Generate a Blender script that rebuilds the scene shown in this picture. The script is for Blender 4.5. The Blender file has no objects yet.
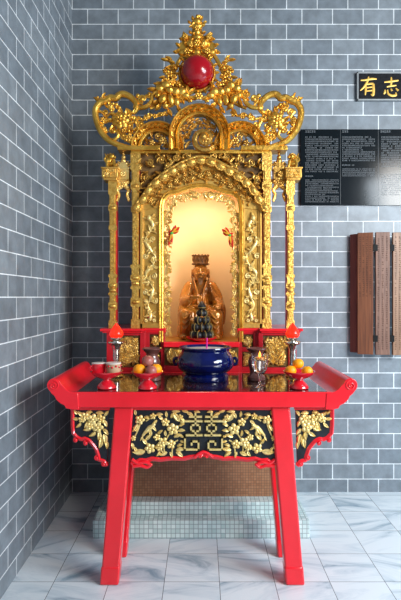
import bpy, bmesh, math, random
from mathutils import Vector, Matrix
C = bpy.context.scene.collection
PI = math.pi
# ------------------------------------------------------------ camera, world, lights
EYE = 1.549; F = 505.0; VX, VY = 202.0, 297.0
cd = bpy.data.cameras.new('camera'); cam = bpy.data.objects.new('camera', cd); C.objects.link(cam)
cam.location = (0, 0, EYE); cam.rotation_euler = (PI/2, 0, 0)
cd.sensor_fit = 'VERTICAL'; cd.sensor_height = 36.0; cd.lens = F/600*36.0
cd.shift_x = -(VX-200.5)/600; cd.shift_y = -(300-VY)/600
cd.clip_start = 0.05
bpy.context.scene.camera = cam
w = bpy.data.worlds.new('world'); bpy.context.scene.world = w; w.use_nodes = True
bg = w.node_tree.nodes['Background']; bg.inputs[0].default_value = (0.74, 0.86, 1.0, 1); bg.inputs[1].default_value = 0.17

def area(name, loc, target, size, power, col, sy=None, spread=PI):
    l = bpy.data.lights.new(name, 'AREA'); l.energy = power; l.color = col
    l.shape = 'RECTANGLE'; l.size = size; l.size_y = sy or size; l.spread = spread
    o = bpy.data.objects.new(name, l); C.objects.link(o); o.location = loc
    o.rotation_euler = (Vector(target)-Vector(loc)).to_track_quat('-Z', 'Y').to_euler()
    return o
area('daylight_key', (4.35, -1.6, 3.3), (-0.1, 3.4, 1.3), 1.8, 265, (1.0, 0.95, 0.88))
area('daylight_court', (3.0, 1.2, 2.5), (0.0, 3.6, 1.1), 1.5, 150, (0.78, 0.90, 1.0))
area('blue_fill_low', (3.3, 2.7, 0.7), (1.2, 4.0, 0.6), 1.0, 16, (0.45, 0.78, 1.0))  # added low fill that turns the lower right wall bluer
area('niche_lamp', (-0.01, 3.59, 2.285), (-0.01, 3.82, 1.3), 0.30, 4.0, (1.0, 0.88, 0.70), 0.12)
vs = bpy.context.scene.view_settings
vs.view_transform = 'Standard'; vs.look = 'None'; vs.gamma = 1.0; vs.use_curve_mapping = False
vs.exposure = 0.0

# ------------------------------------------------------------ helpers
def X(px, d): return (px-VX)*d/F
def Z(py, d): return EYE+(VY-py)*d/F
def P(px, py, d, dy=0.0): return Vector((X(px, d), d+dy, Z(py, d)))
YN = Vector((0, -1, 0))

class MB:
    def __init__(s): s.v = []; s.f = []
    def add(s, vs_, fs):
        n = len(s.v); s.v += [tuple(v) for v in vs_]; s.f += [tuple(i+n for i in f) for f in fs]; return s
    def box(s, c, size, rot=None):
        c = Vector(c); hx, hy, hz = size[0]/2, size[1]/2, size[2]/2
        vv = [Vector((x*hx, y*hy, z*hz)) for x in (-1, 1) for y in (-1, 1) for z in (-1, 1)]
        if rot is not None: vv = [rot @ v for v in vv]
        return s.add([v+c for v in vv], [(0,1,3,2),(4,6,7,5),(0,4,5,1),(2,3,7,6),(0,2,6,4),(1,5,7,3)])
    def bx(s, x0, x1, y0, y1, z0, z1):
        return s.box(((x0+x1)/2, (y0+y1)/2, (z0+z1)/2), (abs(x1-x0), abs(y1-y0), abs(z1-z0)))
    def prism(s, poly, y0, y1, y1scale=None):           # poly: list of (x,z), cap faces are ngons
        n = len(poly)
        a = sum(poly[i][0]*poly[(i+1)%n][1]-poly[(i+1)%n][0]*poly[i][1] for i in range(n))
        if a < 0: poly = poly[::-1]
        vv = [(x, y0, z) for x, z in poly]+[(x, y1, z) for x, z in poly]
        ff = [tuple(range(n)), tuple(range(2*n-1, n-1, -1))]
        ff += [(i, i+n, (i+1)%n+n, (i+1)%n) for i in range(n)]
        return s.add(vv, ff)
    def strip(s, A, B, y0, y1):                         # solid between two polylines (x,z)
        n = len(A); vv = []
        for i in range(n):
            vv += [(A[i][0], y0, A[i][1]), (B[i][0], y0, B[i][1]), (B[i][0], y1, B[i][1]), (A[i][0], y1, A[i][1])]
        ff = []
        for i in range(n-1):
            a, b = i*4, i*4+4
            for k in range(4): ff.append((a+k, a+(k+1)%4, b+(k+1)%4, b+k))
        ff += [(3, 2, 1, 0), tuple((n-1)*4+k for k in range(4))]
        return s.add(vv, ff)
    def ball(s, c, r, seg=10, rings=6, rot=None):
        if not hasattr(r, '__len__'): r = (r, r, r)
        c = Vector(c); vv = [Vector((0, 0, r[2]))]
        for i in range(1, rings):
            t = PI*i/rings
            for j in range(seg):
                a = 2*PI*j/seg; vv.append(Vector((r[0]*math.sin(t)*math.cos(a), r[1]*math.sin(t)*math.sin(a), r[2]*math.cos(t))))
        vv.append(Vector((0, 0, -r[2])))
        if rot is not None: vv = [rot @ v for v in vv]
        ff = [(0, 1+j, 1+(j+1)%seg) for j in range(seg)]
        for i in range(rings-2):
            a = 1+i*seg; b = a+seg
            ff += [(a+j, b+j, b+(j+1)%seg, a+(j+1)%seg) for j in range(seg)]
        a = 1+(rings-2)*seg; e = len(vv)-1
        ff += [(a+j, e, a+(j+1)%seg) for j in range(seg)]
        return s.add([v+c for v in vv], ff)
    def tube(s, pts, r, seg=8, flat=None, cap=True):
        pts = [Vector(p) for p in pts]; n = len(pts)
        rr = r if hasattr(r, '__len__') else [r]*n
        vv = []; up = None
        for i, p in enumerate(pts):
            t = (pts[min(i+1, n-1)]-pts[max(i-1, 0)])
            t = t.normalized() if t.length > 1e-9 else Vector((0, 0, 1))
            if up is None:
                up = Vector((0, 1, 0)) if abs(t.y) < .8 else Vector((1, 0, 0))
            b = t.cross(up); b = b.normalized() if b.length > 1e-6 else t.orthogonal().normalized()
            u = b.cross(t).normalized(); up = u
            for j in range(seg):
                a = 2*PI*j/seg
                vv.append(p+(b*math.cos(a)+u*math.sin(a)*(flat or 1))*rr[i])
        ff = []
        for i in range(n-1):
            for j in range(seg):
                ff.append((i*seg+j, i*seg+(j+1)%seg, (i+1)*seg+(j+1)%seg, (i+1)*seg+j))
        if cap: ff += [tuple(range(seg-1, -1, -1)), tuple((n-1)*seg+j for j in range(seg))]
        return s.add(vv, ff)
    def lathe(s, prof, c, seg=28):                      # prof: (r, z)
        c = Vector(c); vv = []; n = len(prof)
        for r, z in prof:
            for j in range(seg):
                a = 2*PI*j/seg; vv.append((c.x+r*math.cos(a), c.y+r*math.sin(a), c.z+z))
        ff = []
        for i in range(n-1):
            for j in range(seg):
                ff.append((i*seg+j, i*seg+(j+1)%seg, (i+1)*seg+(j+1)%seg, (i+1)*seg+j))
        if prof[0][0] > 1e-6: ff.append(tuple(range(seg-1, -1, -1)))
        if prof[-1][0] > 1e-6: ff.append(tuple((n-1)*seg+j for j in range(seg)))
        return s.add(vv, ff)
    def leaf(s, p, d, L, W, T=None, curl=0.0, nrm=YN, lift=0.3):
        """plump pointed leaf with a raised midrib, lying in the plane of nrm"""
        p = Vector(p); d = Vector(d).normalized(); b = d.cross(nrm).normalized(); T = T or W*.5
        vv = []; N = 6; q = p.copy(); ang = 0
        for i in range(N+1):
            t = i/N; ww = W*math.sin(PI*min(1, t*.92+.06))**.8*(1-.3*t)
            dd = (d*math.cos(ang)+b*math.sin(ang)); bb = (b*math.cos(ang)-d*math.sin(ang))
            h = T*(math.sin(PI*t)*.8+.25)+lift*L*.25*t*t
            vv += [q+bb*ww, q+bb*ww*.5+nrm*h, q+nrm*h*.62, q-bb*ww*.5+nrm*h, q-bb*ww, q-nrm*T*.4]
            q = q+dd*(L/N); ang += curl/N
        ff = []
        for i in range(N):
            for k in range(6): ff.append((i*6+k, i*6+(k+1)%6, i*6+6+(k+1)%6, i*6+6+k))
        ff += [(5,4,3,2,1,0), tuple(N*6+k for k in range(6))]
        return s.add(vv, ff)
    def flower(s, p, r, n=5, ph=0.0, T=None):
        p = Vector(p); T = T or r*.35
        for k in range(n):
            a = ph+2*PI*k/n; dv = Vector((math.cos(a), 0, math.sin(a)))
            rot = Matrix.Rotation(-a, 3, 'Y')
            s.ball(p+dv*r*.58-Vector((0, T*.5, 0)), (r*.46, T, r*.40), 8, 5, rot)
        return s.ball(p-Vector((0, T*1.3, 0)), (r*.26, T*.8, r*.26), 8, 5)
    def spiral(s, p, r, turns=1.3, a0=0.0, dirn=1, th=None, N=22):
        p = Vector(p); th = th or r*.22; pts = []; rr = []
        for i in range(N+1):
            t = i/N; a = a0+dirn*turns*2*PI*t; q = r*(1-.82*t)
            pts.append(p+Vector((math.cos(a)*q, -th*.8*t, math.sin(a)*q))); rr.append(th*(1-.25*t))
        s.tube(pts, rr, 7); return s.ball(pts[-1], th*1.35, 8, 5)
    def sweep(s, path, prof, closed=False):             # path (x,y,z) in an XZ plane, prof [(n, y)] closed loop
        n = len(path); m = len(prof); vv = []
        for i, p in enumerate(path):
            a = path[(i-1) % n] if (closed or i) else path[0]; b = path[(i+1) % n] if (closed or i < n-1) else path[-1]
            t = Vector((b[0]-a[0], 0, b[2]-a[2])).normalized(); nn = Vector((-t.z, 0, t.x))
            for (o, y) in prof: vv.append(Vector(p)+nn*o+Vector((0, y, 0)))
        ff = []
        for i in range(n if closed else n-1):
            j = (i+1) % n
            for k in range(m): ff.append((i*m+k, j*m+k, j*m+(k+1)%m, i*m+(k+1)%m))
        if not closed: ff += [tuple(range(m)), tuple((n-1)*m+k for k in range(m-1, -1, -1))]
        return s.add(vv, ff)
    def build(s, name, mat, parent=None, smooth=True, bevel=0, ang=38, loc=None):
        me = bpy.data.meshes.new(name); me.from_pydata(s.v, [], s.f); me.validate()
        bm = bmesh.new(); bm.from_mesh(me); bmesh.ops.recalc_face_normals(bm, faces=bm.faces); bm.to_mesh(me); bm.free()
        me.materials.append(mat)
        if smooth:
            me.shade_smooth(); me.set_sharp_from_angle(angle=math.radians(ang))
        o = bpy.data.objects.new(name, me); C.objects.link(o)
        if parent is not None:
            o.parent = parent; pl = parent
            off = Vector((0, 0, 0))
            while pl is not None: off += pl.location; pl = pl.parent
            me.transform(Matrix.Translation(-off))
        if bevel:
            b = o.modifiers.new('bevel', 'BEVEL'); b.width = bevel; b.segments = 2; b.limit_method = 'ANGLE'; b.angle_limit = math.radians(40)
        return o

def cat(pts, per=6, closed=False):                      # Catmull-Rom through pts
    pts = [Vector(p) for p in pts]; n = len(pts); out = []
    rng = range(n) if closed else range(n-1)
    for i in rng:
        if closed: p0, p1, p2, p3 = pts[(i-1)%n], pts[i], pts[(i+1)%n], pts[(i+2)%n]
        else: p0, p1, p2, p3 = pts[max(i-1,0)], pts[i], pts[i+1], pts[min(i+2,n-1)]
        for k in range(per):
            t = k/per
            out.append(.5*((2*p1)+(p2-p0)*t+(2*p0-5*p1+4*p2-p3)*t*t+(3*p1-p0-3*p2+p3)*t**3))
    if not closed: out.append(pts[-1])
    return out
def resample(pts, n):
    pts = [Vector(p) for p in pts]; L = [0]
    for a, b in zip(pts, pts[1:]): L.append(L[-1]+(b-a).length)
    out = []; j = 0
    for i in range(n):
        t = L[-1]*i/(n-1)
        while j < len(L)-2 and L[j+1] < t: j += 1
        u = (t-L[j])/max(1e-9, L[j+1]-L[j]); out.append(pts[j].lerp(pts[j+1], min(1, u)))
    return out
def thing(name, label, catg, loc=(0,0,0), group=None):
    o = bpy.data.objects.new(name, None); C.objects.link(o); o.location = loc; o.empty_display_size = .05
    o['label'] = label; o['category'] = catg
    if group: o['group'] = group
    return o
def tag(o, label, catg, group=None):
    o['label'] = label; o['category'] = catg
    if group: o['group'] = group
    return o
def struct(o): o['kind'] = 'structure'; return o
def dup(root, loc, label, group=None, rotz=None):
    r = root.copy(); C.objects.link(r); r.location = loc; r['label'] = label
    if rotz is not None: r.rotation_euler = (0, 0, rotz)
    if group: r['group'] = group
    for ch in list(root.children):
        c = ch.copy(); C.objects.link(c); c.parent = r
        for g in list(ch.children):
            d = g.copy(); C.objects.link(d); d.parent = c
    return r

# ------------------------------------------------------------ materials
def newmat(name):
    m = bpy.data.materials.new(name); m.use_nodes = True
    nt = m.node_tree; return m, nt, nt.nodes['Principled BSDF']
def nd(nt, t, **kw):
    n = nt.nodes.new(t)
    for k, v in kw.items(): setattr(n, k, v)
    return n
def simple(name, c1, c2=None, rough=.4, metal=0., scale=20., bump=0., bscale=80., coat=0., rvar=0., spec=.5, trans=0., ior=1.45, emit=None, es=0.):
    m, nt, b = newmat(name); L = nt.links.new
    tc = nd(nt, 'ShaderNodeTexCoord'); no = nd(nt, 'ShaderNodeTexNoise'); no.inputs['Scale'].default_value = scale; no.inputs['Detail'].default_value = 5
    L(tc.outputs['Object'], no.inputs['Vector'])
    r = nd(nt, 'ShaderNodeValToRGB'); r.color_ramp.elements[0].position = .35; r.color_ramp.elements[1].position = .65
    r.color_ramp.elements[0].color = (*(c2 or [x*.85 for x in c1]), 1); r.color_ramp.elements[1].color = (*c1, 1)
    L(no.outputs['Fac'], r.inputs['Fac']); L(r.outputs['Color'], b.inputs['Base Color'])
    b.inputs['Roughness'].default_value = rough; b.inputs['Metallic'].default_value = metal
    b.inputs['Coat Weight'].default_value = coat; b.inputs['Coat Roughness'].default_value = .08
    b.inputs['Specular IOR Level'].default_value = spec
    b.inputs['Transmission Weight'].default_value = trans; b.inputs['IOR'].default_value = ior
    if rvar:
        mr = nd(nt, 'ShaderNodeMapRange'); mr.inputs['To Min'].default_value = rough-rvar; mr.inputs['To Max'].default_value = rough+rvar
        L(no.outputs['Fac'], mr.inputs['Value']); L(mr.outputs['Result'], b.inputs['Roughness'])
    if bump:
        n2 = nd(nt, 'ShaderNodeTexNoise'); n2.inputs['Scale'].default_value = bscale; n2.inputs['Detail'].default_value = 4
        bp = nd(nt, 'ShaderNodeBump'); bp.inputs['Strength'].default_value = bump; bp.inputs['Distance'].default_value = .01
        L(tc.outputs['Object'], n2.inputs['Vector']); L(n2.outputs['Fac'], bp.inputs['Height']); L(bp.outputs['Normal'], b.inputs['Normal'])
    if emit: b.inputs['Emission Color'].default_value = (*emit, 1); b.inputs['Emission Strength'].default_value = es
    return m
GOLD = simple('gold_leaf', (.88, .52, .09), (.62, .31, .04), .35, .85, 14, .35, 55, rvar=.08)
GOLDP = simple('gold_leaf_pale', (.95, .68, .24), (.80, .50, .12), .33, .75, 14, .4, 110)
GOLDF = simple('gold_panel', (.82, .49, .115), (.68, .37, .07), .38, .68, 9, .2, 60)
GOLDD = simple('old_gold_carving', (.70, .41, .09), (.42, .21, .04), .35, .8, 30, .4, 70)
GOLDA = simple('gold_paint_carving', (.94, .74, .32), (.78, .56, .18), .36, .45, 25, .3, 100)
GOLDQ = simple('gilt_post', (.86, .53, .12), (.62, .33, .06), .36, .75, 40, .5, 90)
GOLDR = simple('gilt_relief', (.88, .64, .24), (.66, .42, .11), .32, .7, 25, .4, 160)
DARKG = simple('shadow_gilt_ground', (.16, .09, .025), (.07, .04, .012), .5, .5, 25, .3, 90)  # gilt ground darkened to paint in the shadows between the carved leaves
RED = simple('red_lacquer', (.88, .012, .026), (.78, .01, .02), .28, 0, 6, .06, 30, coat=.5)
REDP = simple('red_cabinet_paint', (.55, .012, .022), (.40, .008, .014), .32, 0, 10, .05, 30, coat=.3)
REDC = simple('red_ceramic', (.75, .012, .03), (.62, .01, .02), .15, 0, 10, coat=.8)
REDB = simple('red_ball_lacquer', (.36, .003, .010), (.26, .002, .006), .2, 0, 8, .05, 20, coat=.3)
BLACK = simple('black_apron_board', (.012, .016, .024), (.006, .008, .012), .45, 0, 20, .1, 60)
GLASSTOP = simple('dark_polished_top', (.045, .018, .014), (.025, .012, .010), .07, 0, 6, coat=1.0)
CREAM = simple('niche_cream_paint', (.86, .64, .36), (.80, .56, .30), .55, 0, 3, .03, 20)
BRONZE = simple('brown_lacquered_wood_figure', (.52, .20, .022), (.32, .11, .012), .27, .3, 12, .2, 60, coat=.6)
BRONZED = simple('dark_brown_hat', (.22, .09, .02), (.09, .035, .01), .4, .3, 60, .3, 120)
BLUE = simple('cobalt_glaze', (.0025, .007, .085), (.001, .003, .045), .08, 0, 10, .05, 30, coat=.6)
ASH = simple('incense_ash', (.55, .50, .47), (.36, .30, .30), .9, 0, 60, .8, 120)
PURPLE = simple('dark_rice_dough', (.014, .013, .015), (.006, .006, .007), .45, 0, 30, .2, 60)
YEL = simple('yellow_band', (.26, .18, .045), None, .5)
ORANGE = simple('orange_peel', (1.0, .40, .004), (.95, .32, .002), .4, 0, 10, .25, 260)
APPLE = simple('apple_skin', (.46, .17, .14), (.34, .08, .06), .35, 0, 18)
STEM = simple('fruit_stem', (.12, .07, .02), None, .7)
VASE = simple('dark_brown_ceramic', (.16, .06, .05), (.09, .03, .025), .25, 0, 20, .05, 30, coat=.5)
GLASS = simple('clear_glass', (1, 1, 1), (1, 1, 1), .02, 0, 5, trans=1.0, ior=1.45)
WATER = simple('water', (.95, .95, .9), (.95, .95, .9), .0, 0, 5, trans=1.0, ior=1.33)
SILV = simple('silver_metal', (.75, .72, .66), (.55, .5, .44), .22, .95, 30)
BRASS = simple('brass', (.78, .50, .16), (.6, .36, .1), .25, .95, 30)
BULB = simple('lit_red_bulb', (.8, .015, .005), (.8, .015, .005), .2, 0, 5, emit=(1.0, .035, .01), es=.75)
FLAME = simple('flame', (1, .4, .02), (1, .4, .02), .5, 0, 5, emit=(1, .33, .03), es=3.0)
WAX = simple('beige_cup', (.55, .36, .22), (.48, .30, .18), .4, 0, 20)
WHITEC = simple('white_cup_rim', (.8, .74, .68), None, .3)
MAG = simple('magenta_incense_stick', (.75, .01, .35), None, .6)
BRIGHT = simple('red_ribbon', (.75, .03, .02), (.55, .02, .01), .5, 0, 40)
YELR = simple('yellow_ribbon', (.85, .45, .03), None, .5)
GREENR = simple('green_knot', (.10, .40, .06), None, .5)
DARKB = simple('dark_backing_board', (.20, .105, .03), (.10, .05, .015), .7, 0, 10)
PANEL = simple('black_glossy_panel', (.006, .009, .012), (.004, .007, .009), .12, 0, 3, spec=.33)
TXT = simple('printed_grey_text', (.20, .22, .24), None, .6)
GRAN = simple('black_granite', (.014, .015, .018), (.006, .006, .008), .6, 0, 60, .3, 200, spec=.15)
GOLDT = simple('gold_characters', (.85, .55, .12), (.72, .42, .08), .4, .3, 20)
IRON = simple('black_iron', (.004, .004, .004), None, .6, 0, spec=.2)
PAINTG = simple('grey_metal_frame', (.30, .32, .33), None, .4, .3)

def brick(name, axis, off, c1, c2):
    m, nt, b = newmat(name); L = nt.links.new
    tc = nd(nt, 'ShaderNodeTexCoord'); sp = nd(nt, 'ShaderNodeSeparateXYZ'); L(tc.outputs['Object'], sp.inputs[0])
    ax = nd(nt, 'ShaderNodeMath', operation='ADD'); ax.inputs[1].default_value = off; L(sp.outputs[axis], ax.inputs[0])
    az = nd(nt, 'ShaderNodeMath', operation='ADD'); az.inputs[1].default_value = -1.548+40*.1204; L(sp.outputs['Z'], az.inputs[0])
    cb = nd(nt, 'ShaderNodeCombineXYZ'); L(ax.outputs[0], cb.inputs[0]); L(az.outputs[0], cb.inputs[1])
    br = nd(nt, 'ShaderNodeTexBrick'); br.inputs['Scale'].default_value = 1.0
    br.inputs['Brick Width'].default_value = .2432; br.inputs['Row Height'].default_value = .1204
    br.inputs['Mortar Size'].default_value = .0032; br.inputs['Mortar Smooth'].default_value = .1; br.inputs['Bias'].default_value = 0
    br.inputs['Color1'].default_value = (*c1, 1); br.inputs['Color2'].default_value = (*c2, 1); br.inputs['Mortar'].default_value = (.76, .80, .83, 1)
    br.offset = .5; br.offset_frequency = 2
    L(cb.outputs[0], br.inputs['Vector'])
    no = nd(nt, 'ShaderNodeTexNoise'); no.inputs['Scale'].default_value = 9; no.inputs['Detail'].default_value = 8; no.inputs['Roughness'].default_value = .65
    L(tc.outputs['Object'], no.inputs['Vector'])
    mr = nd(nt, 'ShaderNodeMapRange'); mr.inputs['From Min'].default_value = .3; mr.inputs['From Max'].default_value = .7; mr.inputs['To Min'].default_value = .72; mr.inputs['To Max'].default_value = 1.22
    L(no.outputs['Fac'], mr.inputs['Value'])
    mx = nd(nt, 'ShaderNodeMix', data_type='RGBA', blend_type='MULTIPLY'); mx.inputs[0].default_value = 1
    L(br.outputs['Color'], mx.inputs[6]); L(mr.outputs['Result'], mx.inputs[7]); L(mx.outputs[2], b.inputs['Base Color'])
    bp = nd(nt, 'ShaderNodeBump'); bp.inputs['Strength'].default_value = .35; bp.inputs['Distance'].default_value = .004; bp.invert = True
    L(br.outputs['Fac'], bp.inputs['Height']); L(bp.outputs['Normal'], b.inputs['Normal'])
    b.inputs['Roughness'].default_value = .42; return m
# courses are 12 cm, the line at eye height is a joint; even rows carry a vertical joint at X=-0.909
BR_BACK = brick('grey_brick_back', 'X', .9087+.2432*20.5, (.160, .190, .222), (.215, .248, .280))
BR_LEFT = brick('grey_brick_left', 'Y', -2.81+.2432*21, (.160, .190, .222), (.215, .248, .280))

def marble():
    m, nt, b = newmat('marble_tiles'); L = nt.links.new
    tc = nd(nt, 'ShaderNodeTexCoord')
    vm = nd(nt, 'ShaderNodeVectorMath', operation='ADD'); vm.inputs[1].default_value = (-.095+6, -2.7466+6, 0); L(tc.outputs['Object'], vm.inputs[0])
    dv = nd(nt, 'ShaderNodeVectorMath', operation='DIVIDE'); dv.inputs[1].default_value = (.3, .3, 1); L(vm.outputs[0], dv.inputs[0])
    fl = nd(nt, 'ShaderNodeVectorMath', operation='FLOOR'); L(dv.outputs[0], fl.inputs[0])
    fr = nd(nt, 'ShaderNodeVectorMath', operation='FRACTION'); L(dv.outputs[0], fr.inputs[0])
    wn = nd(nt, 'ShaderNodeTexWhiteNoise', noise_dimensions='3D'); L(fl.outputs[0], wn.inputs['Vector'])
    sc = nd(nt, 'ShaderNodeVectorMath', operation='SCALE'); sc.inputs['Scale'].default_value = 30; L(wn.outputs['Color'], sc.inputs[0])
    ad = nd(nt, 'ShaderNodeVectorMath', operation='ADD'); L(tc.outputs['Object'], ad.inputs[0]); L(sc.outputs[0], ad.inputs[1])
    ro = nd(nt, 'ShaderNodeVectorRotate', rotation_type='Z_AXIS'); L(tc.outputs['Object'], ro.inputs['Vector'])
    an = nd(nt, 'ShaderNodeMapRange'); an.inputs['To Min'].default_value = -.55; an.inputs['To Max'].default_value = .45
    L(wn.outputs['Value'], an.inputs['Value']); L(an.outputs['Result'], ro.inputs['Angle'])
    ad2 = nd(nt, 'ShaderNodeVectorMath', operation='ADD'); L(ro.outputs[0], ad2.inputs[0]); L(sc.outputs[0], ad2.inputs[1])
    st = nd(nt, 'ShaderNodeVectorMath', operation='MULTIPLY'); st.inputs[1].default_value = (1.5, 6, 1); L(ad2.outputs[0], st.inputs[0])
    no = nd(nt, 'ShaderNodeTexNoise'); no.inputs['Scale'].default_value = 1.3; no.inputs['Detail'].default_value = 9; no.inputs['Roughness'].default_value = .62; no.inputs['Distortion'].default_value = .9
    L(st.outputs[0], no.inputs['Vector'])
    r = nd(nt, 'ShaderNodeValToRGB'); e = r.color_ramp.elements
    e[0].position = .30; e[0].color = (.24, .34, .42, 1); e[1].position = .55; e[1].color = (.72, .79, .83, 1)
    k = r.color_ramp.elements.new(.43); k.color = (.58, .67, .73, 1)
    L(no.outputs['Fac'], r.inputs['Fac'])
    sx = nd(nt, 'ShaderNodeSeparateXYZ'); L(fr.outputs[0], sx.inputs[0])
    outs = []
    for a in ('X', 'Y'):
        pp = nd(nt, 'ShaderNodeMath', operation='PINGPONG'); pp.inputs[1].default_value = .5; L(sx.outputs[a], pp.inputs[0]); outs.append(pp)
    mn = nd(nt, 'ShaderNodeMath', operation='MINIMUM'); L(outs[0].outputs[0], mn.inputs[0]); L(outs[1].outputs[0], mn.inputs[1])
    lt = nd(nt, 'ShaderNodeMath', operation='LESS_THAN'); lt.inputs[1].default_value = .006; L(mn.outputs[0], lt.inputs[0])
    mx = nd(nt, 'ShaderNodeMix', data_type='RGBA'); L(lt.outputs[0], mx.inputs[0]); L(r.outputs['Color'], mx.inputs[6]); mx.inputs[7].default_value = (.16, .18, .20, 1)
    L(mx.outputs[2], b.inputs['Base Color'])
    b.inputs['Roughness'].default_value = .22
    return m
MARBLE = marble()
def mosaic(name, c1, c2, mort, size, rough=.3):
    m, nt, b = newmat(name); L = nt.links.new
    tc = nd(nt, 'ShaderNodeTexCoord'); sp = nd(nt, 'ShaderNodeSeparateXYZ'); L(tc.outputs['Object'], sp.inputs[0])
    ad = nd(nt, 'ShaderNodeMath', operation='ADD'); L(sp.outputs['Y'], ad.inputs[0]); L(sp.outputs['Z'], ad.inputs[1])
    cb = nd(nt, 'ShaderNodeCombineXYZ'); L(sp.outputs['X'], cb.inputs[0]); L(ad.outputs[0], cb.inputs[1])
    br = nd(nt, 'ShaderNodeTexBrick'); br.inputs['Scale'].default_value = 1; br.offset = 0
    br.inputs['Brick Width'].default_value = size; br.inputs['Row Height'].default_value = size; br.inputs['Mortar Size'].default_value = size*.075; br.inputs['Mortar Smooth'].default_value = .2
    br.inputs['Color1'].default_value = (*c1, 1); br.inputs['Color2'].default_value = (*c2, 1); br.inputs['Mortar'].default_value = (*mort, 1)
    va = nd(nt, 'ShaderNodeVectorMath', operation='ADD'); va.inputs[1].default_value = (10, 10, 0); L(cb.outputs[0], va.inputs[0]); L(va.outputs[0], br.inputs['Vector'])
    L(br.outputs['Color'], b.inputs['Base Color']); b.inputs['Roughness'].default_value = rough
    return m
MOS_G = mosaic('pale_green_mosaic', (.46, .62, .62), (.66, .80, .80), (.26, .34, .36), .029, .25)
MOS_B = mosaic('brown_mosaic', (.27, .12, .055), (.36, .18, .09), (.13, .07, .045), .018, .5)
def wood(name, c1, c2):
    m, nt, b = newmat(name); L = nt.links.new
    tc = nd(nt, 'ShaderNodeTexCoord'); mp = nd(nt, 'ShaderNodeMapping'); mp.inputs['Scale'].default_value = (40, 40, 2.2); L(tc.outputs['Object'], mp.inputs[0])
    no = nd(nt, 'ShaderNodeTexNoise'); no.inputs['Scale'].default_value = 2; no.inputs['Detail'].default_value = 7; L(mp.outputs[0], no.inputs['Vector'])
    r = nd(nt, 'ShaderNodeValToRGB'); r.color_ramp.elements[0].position = .35; r.color_ramp.elements[0].color = (*c2, 1); r.color_ramp.elements[1].position = .7; r.color_ramp.elements[1].color = (*c1, 1)
    L(no.outputs['Fac'], r.inputs['Fac']); L(r.outputs['Color'], b.inputs['Base Color']); b.inputs['Roughness'].default_value = .5
    bp = nd(nt, 'ShaderNodeBump'); bp.inputs['Strength'].default_value = .25; bp.inputs['Distance'].default_value = .003; L(no.outputs['Fac'], bp.inputs['Height']); L(bp.outputs['Normal'], b.inputs['Normal'])
    return m
WOOD_O = wood('orange_brown_wood', (.22, .072, .026), (.12, .036, .014))
WOOD_B = wood('grey_brown_wood', (.25, .125, .082), (.13, .06, .04))
WOOD_R = wood('dark_red_wood', (.17, .05, .035), (.09, .025, .02))
WOOD_L = wood('light_brown_wood', (.32, .165, .09), (.19, .09, .045))
ENGR = simple('engraved_dark_lines', (.09, .035, .018), None, .8)

# ------------------------------------------------------------ setting
D = 4.011; XL = -1.0326
struct(MB().bx(XL-.12, 3.6, D, D+.12, -.05, 4.4).build('wall_back', BR_BACK, smooth=False))
struct(MB().bx(XL-.12, XL, -.4, D, -.05, 4.4).build('wall_left', BR_LEFT, smooth=False))
struct(MB().bx(XL-.12, 4.5, -2.0, D+.12, -.08, 0).build('floor', MARBLE, smooth=False))

# ------------------------------------------------------------ mosaic plinth with two steps
pl = thing('mosaic_plinth', 'tiled plinth with two pale green mosaic steps and a brown mosaic body under the shrine', 'plinth', (0, 3.7, 0))
MB().bx(-.70, .69, 3.235, 3.999, 0, .117).build('lower_step', MOS_G, pl, False, .004)
MB().bx(-.61, .60, 3.325, 3.999, .117, .199).build('upper_step', MOS_G, pl, False, .004)
MB().bx(-.555, .55, 3.42, 3.999, .199, 1.02).build('plinth_body', MOS_B, pl, False)

# ------------------------------------------------------------ red pedestal with gilded panels
ped = thing('altar_pedestal', 'red painted pedestal with gilded relief panels carrying the golden shrine', 'pedestal', (0, 3.7, 1.02))
FP = 3.46
random.seed(3)
def relief(mb, x0, x1, z0, z1, y, n, L=.03, seed=0, W=.3):
    rd = random.Random(seed)
    for _ in range(n):
        a = rd.uniform(0, 2*PI); px_ = rd.uniform(x0, x1); pz = rd.uniform(z0, z1); l = L*rd.uniform(.6, 1.2)
        c, s_ = math.cos(a), math.sin(a)
        if not (x0 <= px_+c*l <= x1 and z0 <= pz+s_*l <= z1): continue
        mb.leaf((px_, y, pz), (c, 0, s_), l, l*W*rd.uniform(.8, 1.3), l*.30, rd.uniform(-1.6, 1.6))
    for _ in range(n//5):
        mb.flower((rd.uniform(x0+L*.4, x1-L*.4), y, rd.uniform(z0+L*.4, z1-L*.4)), L*.38, 5, rd.random()*6)
    return mb
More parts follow.
